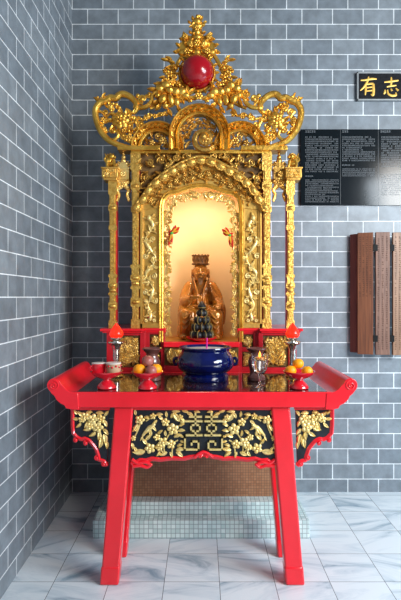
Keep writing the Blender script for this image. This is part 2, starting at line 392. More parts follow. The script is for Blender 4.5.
for sg in (-1, 1):
    cx = X(201.5, FP); s_ = FP/F
    def ex(v): return cx+sg*v*s_
    b = MB()
    b.bx(ex(56), ex(95), FP+.02, 3.96, 1.02, 1.315)                 # side body
    b.bx(ex(37), ex(56), FP+.055, 3.527, 1.02, 1.315)                 # stepped-back body
    b.build('pedestal_body', REDP, ped, False, .003)
    b = MB()
    b.bx(ex(58), ex(101), FP-.02, 3.97, 1.315, 1.333).bx(ex(59.5), ex(99), FP-.008, 3.965, 1.303, 1.316)
    b.bx(ex(36), ex(58), FP+.025, 3.527, 1.315, 1.333).bx(ex(36), ex(58), FP+.035, 3.525, 1.303, 1.316)
    b.build('cornice', RED, ped, False, .003)
    b = MB()                                                        # frames: stiles and rails
    for (u0, u1, yy) in ((57, 61.5, FP), (87, 95, FP), (37.5, 41, FP+.035), (52.5, 57, FP+.035)):
        b.bx(ex(u0), ex(u1), yy, yy+.022, 1.02, 1.303)
    b.bx(ex(61.5), ex(87), FP+.004, FP+.022, 1.285, 1.303).bx(ex(61.5), ex(87), FP+.004, FP+.022, 1.02, 1.065)
    b.bx(ex(41), ex(52.5), FP+.038, FP+.057, 1.29, 1.303).bx(ex(41), ex(52.5), FP+.038, FP+.057, 1.17, 1.20).bx(ex(41), ex(52.5), FP+.038, FP+.057, 1.02, 1.065)
    b.build('panel_frame', REDP, ped, False, .0025)
    def gp(u0, u1, z0, z1, yy, seed):
        x0, x1 = sorted((ex(u0), ex(u1)))
        o = MB().bx(x0, x1, yy-.002, yy+.01, z0, z1).build('relief_panel', DARKG, ped, False)
        g = relief(MB(), x0+.004, x1-.004, z0+.004, z1-.004, yy-.004, int(34*(x1-x0)*(z1-z0)/.01)+20, .062, seed, .24)
        return g.build('relief_carving', GOLDR, o)
    gp(62, 86.5, 1.068, 1.282, FP+.014, 5+sg); gp(41.5, 52, 1.203, 1.288, FP+.05, 15+sg); gp(41.5, 52, 1.068, 1.168, FP+.05, 25+sg)
cx = X(201.5, FP); hw = 38*FP/F
MB().bx(cx-hw, cx+hw, FP, 3.96, 1.205, 1.24).build('ledge', RED, ped, False, .004)
MB().bx(cx-hw, cx+hw, FP+.03, 3.96, 1.02, 1.205).build('centre_body', REDP, ped, False, .003)
MB().bx(cx-hw, cx+hw, FP+.005, FP+.035, 1.02, 1.075).build('base_rail', REDP, ped, False, .003)
o = MB().bx(cx-hw+.005, cx+hw-.005, FP+.022, FP+.032, 1.08, 1.20).build('relief_panel', DARKG, ped, False)
relief(MB(), cx-hw+.01, cx+hw-.01, 1.082, 1.198, FP+.02, 230, .062, 9, .24).build('relief_carving', GOLDR, o)

# ------------------------------------------------------------ the golden shrine
SH = 3.50; k = SH/F; MC = 201.0
sh = thing('altar_shrine', 'tall gilded openwork shrine with carved crest, lit niche and slim posts against the brick wall', 'shrine', (0, 3.7, 1.24))
def S(px, py, dy=0.0): return P(px, py, SH, dy)
def Mx(px, sg, c=MC): return px if sg < 0 else 2*c-px
XB0, XB1 = X(MC-41, SH), X(MC+41, SH)
# niche interior
n_ = MB()
n_.bx(XB0-.02, XB1+.02, 3.92, 3.935, 1.24, 2.36)
n_.bx(XB0-.02, XB0-.005, 3.53, 3.92, 1.24, 2.36); n_.bx(XB1+.005, XB1+.02, 3.53, 3.92, 1.24, 2.36)
n_.bx(XB0-.02, XB1+.02, 3.53, 3.935, 2.345, 2.36)
n_.build('niche_lining', CREAM, sh, False)
MB().bx(XB0-.02, XB1+.02, 3.53, 3.92, 1.2401, 1.2411).build('niche_floor', GOLDF, sh, False)
# cabinet around it
for sg in (-1, 1):
    xa, xb = sorted((X(Mx(139, sg), SH), XB0-.02 if sg < 0 else XB1+.02))
    MB().bx(xa, xb, SH+.046, 3.95, 1.334, 2.50).build('cabinet_side', REDP, sh, False, .003)
    # side panel: back board + mouldings
    x0, x1 = sorted((X(Mx(140, sg), SH), X(Mx(162.5, sg), SH)))
    zt, zb = Z(196, SH), 1.334
    b = MB().bx(x0, x1, SH+.012, SH+.03, zb, zt)
    def fr(u0, u1, t, y):
        a0, a1 = sorted((X(Mx(u0, sg), SH), X(Mx(u1, sg), SH)))
        b.bx(a0, a0+t, y, SH+.012, zb, zt); b.bx(a1-t, a1, y, SH+.012, zb, zt)
        b.bx(a0, a1, y, SH+.012, zb, zb+t*2); b.bx(a0, a1, y, SH+.012, zt-t*2, zt)
    fr(140.2, 162.4, .016, SH-.004); fr(142.8, 158.5, .007, SH+.003)
    b.build('side_panel', GOLDF, sh, True, .002)
    # dragon and cloud carving
    g = MB(); rd = random.Random(8)
    pts = [(148,217),(153,225),(149,233),(145,240),(150,249),(155.5,257),(152,266),(146,273),(148,281),(153,288),(151,297),(148,305),(151,313),(150,319)]
    path = cat([S(Mx(a, sg), c_, .004) for a, c_ in pts], 5)
    g.tube(path, [.0045+.0085*max(0, math.sin(i*.42)) for i in range(len(path))], 8)
    g.ball(S(Mx(149, sg), 218, -.006), (.016, .014, .02))
    for i in range(1, len(path)-1, 4):
        t = (path[i+1]-path[i-1]).normalized(); base = Vector((-t.z, 0, t.x))
        for q in range(4):
            an = rd.uniform(0, 2*PI); dv = t*math.cos(an)+base*math.sin(an)
            g.leaf(path[i]+dv*.004+Vector((0, .001, 0)), dv, rd.uniform(.03, .055), rd.uniform(.008, .013), .012, rd.uniform(-2.2, 2.2))
    for a, c_ in ((153,239),(145,256),(154,276),(145,292),(155,301)): g.spiral(S(Mx(a, sg), c_, .003), .020, 1.3, rd.random()*6, sg, .0055)
    for a in (146, 150, 154): g.flower(S(Mx(a, sg), 319+abs(a-150)*.4, .004), .014, 6)
    g.build('dragon_carving', GOLDA, sh)
    MB().add(*(lambda m: (m.v, m.f))(MB().ball(S(Mx(150, sg), 317.5, .0), (.018, .007, .010)))).build('red_flower', simple('red_painted_petal', (.5, .07, .03), None, .5), sh)

# arched front between panels
def mir(pts): return pts+[(2*MC-a, b_) for a, b_ in pts[::-1][1:]]
inner = [(163,342),(163,280),(163,225),(163.2,207),(165,199.5),(170,195),(177,193.5),(184,191),(192,188.5),(201,187.5)]
outer = [(157,342),(157,280),(157,225),(152,202),(154,190),(160,180),(168,172),(178,165),(189,158.5),(201,154)]
I3 = resample([S(a, b_) for a, b_ in mir(inner)], 90); 
Iarch = [(p.x, p.z) for p in resample(cat([S(a, b_) for a, b_ in mir(inner[3:])], 6), 70)]
Oarch = [(p.x, p.z) for p in resample(cat([S(a, b_) for a, b_ in mir([(140,210),(146,190),(157,177),(170,167),(185,160),(201,156)])], 6), 70)]
b = MB().strip(Iarch, Oarch, SH+.004, SH+.03)
b.build('arch_spandrel', GOLDF, sh)
b = MB()                                                            # jamb + arch moulding
path = resample([S(a, b_) for a, b_ in mir(inner)], 110)
path = [S(163, 342), S(163, 225)]+[p for p in cat([S(a, b_) for a, b_ in mir(inner[3:])], 5)]+[S(2*MC-163, 225), S(2*MC-163, 342)]
b.sweep(path, [(-.002, .02), (.03, .02), (.03, -.004), (.022, -.010), (.012, -.004), (.006, -.014), (-.002, -.010)])
b.build('arch_moulding', GOLD, sh)
# carved relief along the arch band
g = MB(); rd = random.Random(4)
band = resample(cat([S(a, b_) for a, b_ in mir([(150,203),(157,192),(166,186),(178,180),(190,175),(201,173)])], 6), 60)
for i, p in enumerate(band[1:-1]):
    t = (band[i+2]-band[i]).normalized(); nn = Vector((-t.z, 0, t.x))
    for q in range(3):
        o = nn*rd.uniform(-.05, .045)
        g.leaf(p+o, t*rd.choice((-1, 1))+nn*rd.uniform(-.8, .8), rd.uniform(.025, .045), rd.uniform(.007, .012), .01, rd.uniform(-1.8, 1.8))
    if i % 4 == 0: g.flower(p+nn*rd.uniform(-.02, .02)-Vector((0, .004, 0)), .02, 5, rd.random()*6)
g.build('arch_carving', GOLDD, sh)
# scalloped cloud valance
g = MB()
val = resample(cat([S(a, b_, -.012) for a, b_ in mir([(137,208),(144,199),(150,190),(158,182),(168,175),(180,168),(190,163.5),(201,161)])], 6), 17)
for i, p in enumerate(val):
    t = (val[min(i+1, 16)]-val[max(i-1, 0)]).normalized(); nn = Vector((-t.z, 0, t.x))
    a = math.atan2(t.z, t.x); rot = Matrix.Rotation(-a, 3, 'Y')
    g.ball(p, (.040, .034, .027), 14, 8, rot)
    g.ball(p-nn*.018+Vector((0, .008, 0)), (.020, .018, .014), 10, 6, rot)
    g.tube([p+t*(.038*math.cos(u))-nn*(.028*math.sin(u)-.004)+Vector((0, -.018, 0)) for u in [PI*j/8 for j in range(9)]], .0065, 6)
top = [p+Vector((0, -.01, 0)) for p in resample(cat([v_+Vector((0, 0, .028)) for v_ in val], 4), 60)]
g.tube(top, .009, 8)
g.build('cloud_valance', GOLDQ, sh)
# openwork between valance and lintel on a dark board
MB().prism([tuple((S(a, b_).x, S(a, b_).z)) for a, b_ in ((140,205),(140,153),(262,153),(262,205),(240,186),(201,170),(162,186))], SH+.030, SH+.045).build('dark_backing', DARKB, sh, False)
for sg in (-1, 1):
    g = MB(); rd = random.Random(30)
    for _ in range(150):
        a, c_ = rd.uniform(141, 199), rd.uniform(154, 196)
        lim = 153+ (201-a)**1.25*.28+6
        if c_ > lim: continue
        an = rd.uniform(0, 2*PI)
        g.leaf(S(Mx(a, sg), c_, rd.uniform(-.005, .022)), (math.cos(an), 0, math.sin(an)), rd.uniform(.03, .055), rd.uniform(.008, .013), .009, rd.uniform(-2, 2))
        if rd.random() < .2: g.ball(S(Mx(a, sg), c_, 0), rd.uniform(.008, .014))
    for a, c_ in ((150,163),(162,160),(176,158),(188,156),(147,178)): g.spiral(S(Mx(a, sg), c_, -.004), .024, 1.4, rd.random()*6, sg, .006)
    g.tube(cat([S(Mx(a, sg), c_, 0) for a, c_ in ((168,158),(172,163),(166,168),(175,160),(181,157))], 5), .010, 7)
    g.build('spandrel_carving', GOLDD, sh)
# lacy fringe inside the opening
for sg in (-1, 1):
    g = MB(); rd = random.Random(12)
    fp = [(167,334),(167,300),(167,260),(167.3,225),(168.5,210),(173,202),(181,198.5),(190,195.5),(201,194)]
    pth = resample(cat([S(Mx(a, sg), b_, .012) for a, b_ in fp], 6), 64)
    for i in range(len(pth)-1):
        p = pth[i]; t = (pth[i+1]-p).normalized(); nn = Vector((-t.z, 0, t.x))*(-1 if sg < 0 else 1)
        inn = nn if True else nn
        w_ = .024+.009*math.sin(i*.55)
        g.leaf(p, t*rd.uniform(-.8, .8)+nn*rd.uniform(-1, 1), .038, .011, .010, rd.uniform(-2, 2))
        g.leaf(p-nn*.020, t*rd.choice((-1, 1))+nn*rd.uniform(-.8, .8), .036, .010, .009, rd.uniform(-2, 2))
        if i % 2 == 0: g.leaf(p+nn*rd.uniform(-.01, .012), nn*1.0+t*rd.uniform(-1, 1), w_*1.3, .010, .010, rd.uniform(-2, 2))
        if i % 5 == 2: g.flower(p+nn*rd.uniform(-.008, .010), .016, 5, rd.random()*6)
        if i % 5 == 0: g.spiral(p+nn*.006, .016, 1.2, rd.random()*6, rd.choice((-1, 1)), .0045)
    wav = [pth[i]+Vector((-(pth[i+1]-pth[i]).normalized().z, 0, (pth[i+1]-pth[i]).normalized().x))*.014*math.sin(i*.6) for i in range(len(pth)-1)]
    g.tube(cat(wav, 2), .0075, 6)
    g.build('openwork_fringe', GOLDR, sh)

# posts
def post(px, w, ytop, ybot, sg, zoff):
    d = SH+zoff
    cx_ = X(px, d); hw_ = w/2*d/F; zt, zb = Z(ytop, d), 1.334
    core = MB().bx(cx_-hw_*.72-sg*.006, cx_+hw_*.72-sg*.006, d+.02, d+.075, zb, zt)
    prof = []
    H = zt-zb
    segs = [(0,1.0),(.05,1.0),(.052,.72),(.12,.72),(.125,1.08),(.17,1.08),(.175,.8),(.22,.75),(.225,1.12),(.235,1.12),(.24,.85),(.27,.85),(.275,1.12),(.30,1.12),(.305,.85),(.34,.85),(.345,1.1),(.36,1.1),(.365,.70),(.66,.72),(.665,1.0),(.69,1.0),(.695,.8),(.79,.8),(.795,1.08),(.83,1.08),(.835,.82),(.90,.82),(.905,1.1),(1,1.1)]
    L_ = [(cx_-hw_*s2, zb+H*t) for t, s2 in segs]; R_ = [(cx_+hw_*s2, zb+H*t) for t, s2 in segs]
    b = MB().strip(L_, R_, d-.004, d+.022)
    for t0, t1 in ((.06,.115),(.37,.50),(.52,.65),(.70,.785),(.84,.895),(.18,.215)):
        b.box((cx_, d-.006, zb+H*(t0+t1)/2), (hw_*1.0, .008, H*(t1-t0)))
    for t0 in (.148, .255, .287, .81): 
        b.ball((cx_, d-.002, zb+H*t0), (hw_*.9, .016, .016), 12, 6)
    for i in range(22):
        z_ = zb+H*(.375+.28*i/21)
        b.leaf((cx_, d-.009, z_), ((-1)**i*.6, 0, 1), .018, .005, .003, (-1)**i*1.2)
    o = b.build('post', GOLDQ, sh); core.build('red_core', REDP, o, False)
    return d
for sg in (-1, 1):
    post(135.5 if sg < 0 else 267, 9, 153, 328, sg, .0)
    d = post(112.7 if sg < 0 else 290.5, 8.0, 180, 328, sg, .0)
    # capital with guardian lion
    cxp = 110.5 if sg < 0 else 293
    b = MB()
    x0, x1 = X(cxp-8, SH), X(cxp+8, SH)
    b.bx(x0+.008, x1-.008, SH-.02, SH+.09, Z(180.5, SH), Z(179, SH)+.004).bx(x0, x1, SH-.03, SH+.1, Z(178.5, SH), Z(169.5, SH)).bx(x0-.006, x1+.006, SH-.035, SH+.105, Z(169.5, SH), Z(168, SH))
    b.build('capital', GOLDF, sh, True, .003)
    g = MB(); rd = random.Random(2)
    relief(g, x0+.006, x1-.006, Z(178, SH), Z(170, SH), SH-.031, 40, .024, 7)
    g.build('capital_relief', GOLDP, sh)
    L_ = MB(); c0 = S(cxp, 160)
    def lp(dx, dz, dy=0): return c0+Vector((sg*-dx, dy+.03, dz))
    L_.ball(lp(0, -.025), (.036, .035, .022)).ball(lp(-.012, .0), (.022, .024, .030)).ball(lp(.008, .028, -.01), (.023, .025, .021))
    L_.ball(lp(.026, .022, -.02), (.012, .014, .011)).ball(lp(-.008, .042), (.008, .008, .012)).ball(lp(.014, .046), (.007, .008, .010))
    for dx in (-.02, .022): L_.tube([lp(dx, .0, -.02), lp(dx*1.2, -.03, -.03), lp(dx*1.3+.006, -.052, -.035)], [.012, .010, .011], 8)
    for i in range(9):
        a = i*.7; L_.spiral(lp(-.006+.022*math.cos(a), .022+.022*math.sin(a), -.006), .010, 1.1, a, 1, .0035, 10)
    L_.tube(cat([lp(-.03, -.01), lp(-.046, .012), (lp(-.036, .036)), lp(-.044, .052)], 5), [.010-.0004*i for i in range(16)], 7)
    L_.build('lion_finial', GOLD, sh)
    # hanging bracket between the posts: small pavilion capital with filigree below
    mp = 123.3 if sg < 0 else 279.3
    g = MB(); dd = SH+.03
    g.bx(X(mp-6, dd), X(mp+6, dd), dd-.02, dd+.05, Z(180, dd), Z(169.5, dd)).bx(X(mp-6.6, dd), X(mp+6.6, dd), dd-.026, dd+.056, Z(169.8, dd), Z(168.3, dd))
    g.prism([(X(mp-5.5, dd), Z(168.3, dd)), (X(mp+5.5, dd), Z(168.3, dd)), (X(mp+2.6, dd), Z(163, dd)), (X(mp-2.6, dd), Z(163, dd))], dd-.015, dd+.045)
    for py, r_ in ((161, .022), (157, .016), (153.5, .011), (150.5, .006)): g.ball(P(mp, py, dd, .012), (r_, r_, r_*1.1))
    for s2 in (-1, 1):
        g.spiral(P(mp+s2*5.4, 164.5, dd, 0), .018, 1.2, PI/2, s2, .006)
        g.tube(cat([P(mp+s2*5.5, 181, dd), P(mp+s2*3.0, 185, dd), P(mp+s2*5.8, 190, dd), P(mp+s2*4.2, 195, dd), P(mp+s2*6.2, 201, dd)], 5), [.013]*12+[.011]*9, 7)
        g.tube(cat([P(mp+s2*5.5, 190, dd), P(mp+s2*2, 188, dd), P(mp, 186, dd)], 5), .007, 7)
        g.leaf(P(mp+s2*2, 183.5, dd), (s2, 0, -.7), .04, .010, .008, s2*1)
        g.leaf(P(mp+s2*6, 196, dd), (-s2*.4, 0, -1), .045, .011, .008, -s2*1)
    for s2 in (-1, 1):
        g.flower(P(mp+s2*4, 187, dd, -.004), .016, 5); g.spiral(P(mp+s2*3, 184, dd, -.002), .018, 1.2, 0, s2, .006)
    g.bx(X(mp-5.8, dd), X(mp+5.8, dd), dd-.004, dd+.012, Z(182.5, dd), Z(180, dd))
    g.flower(P(mp, 184.5, dd, -.004), .024, 6); g.flower(P(mp, 175, dd, -.03), .022, 8)
    g.build('hanging_bracket', GOLDP if sg < 0 else GOLDD, sh)  # light put into the colour: lit left bracket pale, right one darker
    # small top rail joining outer capital level to the lintel
# lintel
b = MB()
b.bx(X(131, SH), X(271, SH), SH-.01, SH+.09, Z(153.5, SH), Z(151, SH))
b.bx(X(118, SH), X(160, SH), SH-.03, SH+.09, Z(151, SH), Z(146.5, SH)).bx(X(241, SH), X(287, SH), SH-.03, SH+.09, Z(151, SH), Z(146.5, SH))
b.bx(X(160, SH), X(241, SH), SH+.0, SH+.09, Z(152, SH), Z(149.5, SH))
b.build('lintel', GOLD, sh, True, .003)
# small back rail tying posts to the cabinet
for sg in (-1, 1):
    xa, xb = sorted((X(110 if sg < 0 else 293, SH), X(141 if sg < 0 else 261, SH)))
    MB().bx(xa, xb, SH+.09, SH+.12, Z(180, SH), Z(176, SH)).build('tie_rail', GOLDD, sh, False, .002)

# crest arches
for (cxp, czp, R_, fw) in ((157.5, 148.5, 21.5, .0), (199.5, 136.5, 25.5, -.02), (240, 148.5, 21.5, .0)):
    g = MB()
    sw = 190 if R_ > 24 else 184
    a0 = math.radians(90+sw/2); a1 = math.radians(90-sw/2)
    pth = [S(cxp, czp)+Vector((R_*k*math.cos(a), fw, R_*k*math.sin(a)*1.02)) for a in [a0+(a1-a0)*i/48 for i in range(49)]]
    if R_ > 24:
        pth = [S(cxp-25.5, 150)+Vector((0, fw, 0))]+pth[2:-2]+[S(cxp+25.5, 150)+Vector((0, fw, 0))]
    g.sweep(pth, [(-.036, .05), (.034, .05), (.036, -.020), (.029, -.030), (.021, -.020), (.018, -.002), (.006, .004), (-.008, .004), (-.014, -.006), (-.018, -.022), (-.025, -.028), (-.030, -.018), (-.036, -.012)])
    for i in range(2, len(pth)-2, 2):
        t = (pth[i+1]-pth[i-1]).normalized(); nn = Vector((-t.z, 0, t.x))
        g.leaf(pth[i]+nn*.004+Vector((0, -.003, 0)), t+nn*.6*(-1)**(i//2), .044, .012, .012, (-1)**(i//2)*1.4)
    o = g.build('crest_arch', GOLD, sh)
# medallion coil in the centre arch
g = MB()
c0 = S(204, 140, -.01)
g.spiral(c0, .080, 1.6, -.6, -1, .021, 44)
for a in range(9):
    g.leaf(c0+Vector((math.cos(a*.7)*.05, 0, math.sin(a*.7)*.05)), (math.cos(a*.7+1.3), 0, math.sin(a*.7+1.3)), .045, .013, .010, 1.5)
g.flower(c0+Vector((0, -.01, 0)), .034, 6)
rd = random.Random(5)
for i in range(85):
    a = rd.uniform(.05, PI-.05); r_ = rd.uniform(.075, .14)
    g.leaf(S(199.5, 137, .015)+Vector((r_*math.cos(a), 0, r_*math.sin(a))), (math.cos(a+rd.uniform(1, 2.4)), 0, math.sin(a+rd.uniform(1, 2.4))), .04, .010, .009, rd.uniform(-1.5, 1.5))
for sx_ in (-1, 1):
    g.leaf(S(199.5+sx_*14, 148, 0), (-sx_*.3, 0, 1), .07, .014, .01, -sx_*1.1); g.flower(S(199.5+sx_*17, 143, -.005), .02, 5)
g.build('dragon_medallion', GOLDD, sh)
for sg in (-1, 1):
    g = MB(); rd = random.Random(6)
    for i in range(34):
        a = rd.uniform(.05, PI-.05); r_ = rd.uniform(.01, .105)
        g.leaf(S(Mx(158, sg, 199), 148, .012)+Vector((r_*math.cos(a), 0, abs(r_*math.sin(a)))), (math.cos(a+rd.uniform(-1.5, 1.5)), 0, math.sin(a)), .042, .010, .009, rd.uniform(-1.8, 1.8))
    g.flower(S(Mx(163, sg, 199), 141, -.006), .03, 6); g.flower(S(Mx(152, sg, 199), 143, -.004), .022, 5); g.spiral(S(Mx(158, sg, 199), 136, 0), .026, 1.4, 0, sg, .007)
    g.leaf(S(Mx(168, sg, 199), 148, -.006), (-sg*-.2, 0, 1), .08, .016, .012, sg*1.1)
    g.build('arch_foliage', GOLDD, sh)

# big side scrolls
CC = 198.3
for sg in (-1, 1):
    def SC(a, b_, dy=0): return S(Mx(a, sg, CC), b_, dy)
    g = MB(); yb = -.012
    ring = cat([SC(a, b_, yb) for a, b_ in [(143,149.5),(130,148.5),(119,145.5),(109,140.5),(101.5,132),(97,121),(96,111),(100,104),(106,101.5),(111,98.5),(116,99),(120,95.5),(125,95),(131,98),(136,103.5),(136.5,110),(133,113.5),(129.5,111.5)]], 6)
    n = len(ring)
    g.tube(ring, [(.018+.006*math.sin(PI*i/n)) if i < n-12 else .018-.0007*(i-n+12) for i in range(n)], 10, 1.15)
    g.tube([p+Vector((0, -.016, 0)) for p in ring[4:-8]], .006, 6)                       # raised rib
    for i in range(6, n-10, 5):
        t = (ring[i+1]-ring[i-1]).normalized(); nn = Vector((-t.z, 0, t.x))
        g.leaf(ring[i]+Vector((0, -.016, 0)), t+nn*.4*(-1)**i, .035, .010, .006, (-1)**i)
    g.tube(cat([SC(a, b_, yb) for a, b_ in [(109,140.5),(115,140),(118.5,136),(117,131.5),(113.5,132)]], 6), [.014-.0002*i for i in range(25)], 8)
    g.ball(SC(114.5, 132.5, yb-.006), .013)
    g.tube(cat([SC(a, b_, yb) for a, b_ in [(134,107),(140,108.5),(147,107),(151.5,102),(152.5,96.5),(157,93),(163,92)]], 6), .016, 9, 1.1)
    g.spiral(SC(143, 100, yb), .032, 1.1, -PI/2, sg, .012); g.spiral(SC(149.5, 95.5, yb), .022, 1.1, PI, -sg, .009)
    g.ball(SC(138, 96.5, yb), .016); g.leaf(SC(100, 102, yb), (sg*.7, 0, .7), .05, .016, .012, sg*.6); g.leaf(SC(103, 99, yb), (-sg*.1, 0, 1), .045, .012, .01, 1)
    for a, c_ in ((101, 99), (105, 97.5), (98, 98)): g.ball(SC(a, c_, yb), .009)
    g.build('crest_scroll', GOLD, sh)
    # blossoms and leaves within the scroll
    g = MB(); rd = random.Random(7)
    c0 = SC(121, 121.5, -.02)
    for q, (rr_, n2) in enumerate(((.060, 7), (.040, 6))): g.flower(c0+Vector((0, -.012*q, 0)), rr_, n2, q*.4, .014)
    g.ball(c0+Vector((0, -.03, 0)), .013)
    for a in range(9):
        an = a*.72; g.leaf(c0+Vector((math.cos(an)*.045, .012, math.sin(an)*.045)), (math.cos(an+.5), 0, math.sin(an+.5)), .062, .019, .014, rd.uniform(-1, 1))
    for st in ([(102,112),(106,118),(103,126),(108,133)], [(112,112),(109,106),(116,105),(121,110)], [(126,128),(130,134),(126,140),(132,143)], [(128,116),(134,120),(138,128),(136,134)], [(136,118),(144,120),(150,116),(160,116),(166,112)], [(138,128),(142,134),(138,140)]):
        pth = cat([SC(a, b_, -.008) for a, b_ in st], 6); g.tube(pth, .0095, 7)
        for i in range(1, len(pth), 3):
            an = rd.uniform(0, 6.28); g.leaf(pth[i], (math.cos(an), 0, math.sin(an)), rd.uniform(.03, .055), .014, .012, rd.uniform(-1.4, 1.4))
            if rd.random() < .35: g.ball(pth[i]+Vector((0, -.008, 0)), rd.uniform(.009, .014))
    for a, c_, r_, ph in ((106,113,.028,0),(127,113,.024,2),(130,127,.030,4),(112,130,.026,1),(141,125,.024,3),(124,136,.024,5)): g.spiral(SC(a, c_, -.004), r_, 1.3, ph, sg, .0085)
    for a, c_, r_ in ((103,120,.018),(105,130,.018),(131,140,.022),(130,136,.018),(146,119,.02),(155,117,.018),(163,115,.016),(113,110,.016),(124,131,.018)): g.flower(SC(a, c_, -.014), r_, 5, rd.random()*6)
    g.build('scroll_blossoms', GOLD, sh)
    # fruit and flower garland climbing to the ball
    g = MB(); rd = random.Random(11)
    for a, c_, rx, rz in ((160,90,4.2,3.6),(166,87,4.6,4.2),(163,101,3.8,5),(171,101,3.2,6),(176,93,4.6,4),(182,93,4.8,4.2),(170,92,4,3.6),(158,97,3,3),(177,103,2.8,4.5),(186,97,4,3),(166,108,3,2.6)):
        g.ball(SC(a, c_, -.02-rd.uniform(0, .015)), (rx*k*1.08, 3.8*k, rz*k*1.05), 12, 7, Matrix.Rotation(rd.uniform(-.5, .5), 3, 'Y'))
        for q in range(3):
            an = rd.uniform(0, 6.28); g.leaf(SC(a, c_, -.012)+Vector((math.cos(an)*rx*k*.7, 0, math.sin(an)*rz*k*.7)), (math.cos(an), 0, math.sin(an)), .066, .020, .020, rd.uniform(-1, 1))
    for a, c_, r_ in ((169,75,.030),(167,82,.026),(172,84,.028),(165,72,.018),(174,78,.024),(178,85,.024),(174,68,.022),(181,100,.024),(190,101,.02)):
        g.flower(SC(a, c_, -.012), r_, 5, rd.random()*6, .012)
    for a, c_, an in ((175,63,2.9),(172,60,2.6),(168,60,3.1),(173,66,3.4),(171,70,2.8),(178,70,2.4),(166,77,3.3),(163,84,3.0),(170,88,3.6),(177,77,2.7),(160,86,2.6)):
        dx = math.cos(an)*(1 if sg < 0 else -1)
        g.leaf(SC(a, c_, -.004), (dx, 0, math.sin(an)), .05, .015, .012, rd.uniform(-.8, .8))
    pth = cat([SC(a, b_, .006) for a, b_ in [(160,94),(166,86),(170,76),(172,66),(169,61),(164,60)]], 6); g.tube(pth, [.012-.0002*i for i in range(len(pth))], 7)
    pth = cat([SC(a, b_, .006) for a, b_ in [(150,108),(160,104),(172,96),(186,97)]], 6); g.tube(pth, .012, 7)
    pth = cat([SC(a, b_, .01) for a, b_ in [(184,92),(176,88),(172,78),(178,62),(186,50)]], 6); g.tube(pth, .014, 7)
    g.build('fruit_garland', GOLD, sh)
# sun ring and finial
g = MB(); bc = S(197, 73, .0); R_ = 17.2*k
pth = [bc+Vector((R_*math.cos(a), .01, R_*math.sin(a))) for a in [2*PI*i/48 for i in range(48)]]
g.sweep(pth, [(-.014, .02), (.010, .02), (.014, .0), (0, -.014), (-.012, -.004)], True)
for i in range(16):
    a = 2*PI*i/16; dv = Vector((math.cos(a), 0, math.sin(a)))
    g.leaf(bc+dv*(R_+.004), dv+Vector((-dv.z, 0, dv.x))*.4, .034, .014, .010, .8)
g.build('sun_ring', GOLD, sh)
MB().ball(bc+Vector((0, -.012, 0)), 16.2*k, 40, 24).build('red_ball', REDB, sh)
g = MB(); rd = random.Random(21)
def FP_(a, b_, dy=0): return S(a, b_, dy)
for a, b_, rx, rz in ((197,22,5,4),(197,27,6,3.2),(197,33,4,4),(197,38,5,3.4),(190,44,4.5,4.2),(204,44,4.5,4.2),(197,45,5,4),(185,38,3.8,3.4),(209,38,3.8,3.4),(183,53,5,3.6),(211,53,5,3.6),(197,53,4,4),(190,52,3.5,3),(204,52,3.5,3)):
    g.ball(FP_(a, b_, -.006), (rx*k*1.0, .026, rz*k*.95), 10, 6)
    for q in range(3):
        an = rd.uniform(0, 6.28); g.leaf(FP_(a, b_, -.016)+Vector((math.cos(an)*rx*k*.5, 0, math.sin(an)*rz*k*.5)), (math.cos(an), 0, math.sin(an)), rx*k*.9, rx*k*.3, .008, rd.uniform(-1.2, 1.2))
for a, b_, an, L_ in ((197,22,PI/2,7),(194,21,2.1,6),(200,21,1.04,6),(191,24,2.6,5),(203,24,.54,5),(185,37,2.0,6),(209,37,1.1,6),(183,40,3.0,5),(211,40,.14,5),(180,46,2.8,6),(214,46,.3,6),(179,52,3.3,7),(215,52,-.2,7),(192,34,2.6,5),(202,34,.5,5),(188,47,2.3,6),(206,47,.8,6)):
    g.leaf(FP_(a, b_, -.006), (math.cos(an), 0, math.sin(an)), L_*k*.85, L_*k*.36, .014, .3)
for a, b_, r_ in ((197,45,.026),(197,30,.022),(187,53,.024),(207,53,.024),(185,38,.02),(209,38,.02),(191,47,.018),(203,47,.018)): g.flower(FP_(a, b_, -.028), r_, 6, rd.random()*6)
half = [(197,15.5),(193.5,20),(190.5,24),(192.5,28),(191.5,33),(191.5,36.5),(187.5,35.5),(184.5,33),(180.5,38),(182.5,42),(176.5,45),(180,48),(178,53),(182,57),(187,58),(192,55),(197,55)]
outl = half+[(394-a, b_) for a, b_ in half[::-1][1:-1]]
g.prism([(FP_(a, b_).x, FP_(a, b_).z) for a, b_ in outl], SH-.006, SH+.022)
g.tube([FP_(197, 56, .012), FP_(197, 40, .012), FP_(197, 18, .012)], [.04, .025, .008], 8)
g.ball(FP_(197, 17, -.004), (.010, .010, .016))
g.build('crest_finial', GOLD, sh)
# leaf collar between ball and centre arch
g = MB()
for s2 in (-1, 1):
    for q, an in enumerate((.2, .5, .9)):
        g.leaf(S(199+s2*3, 99+q, -.02), (s2*math.cos(an), 0, math.sin(an)*.6), .06, .018, .012, s2*.8)
g.flower(S(198.5, 98, -.03), .03, 6)
g.build('leaf_collar', GOLD, sh)

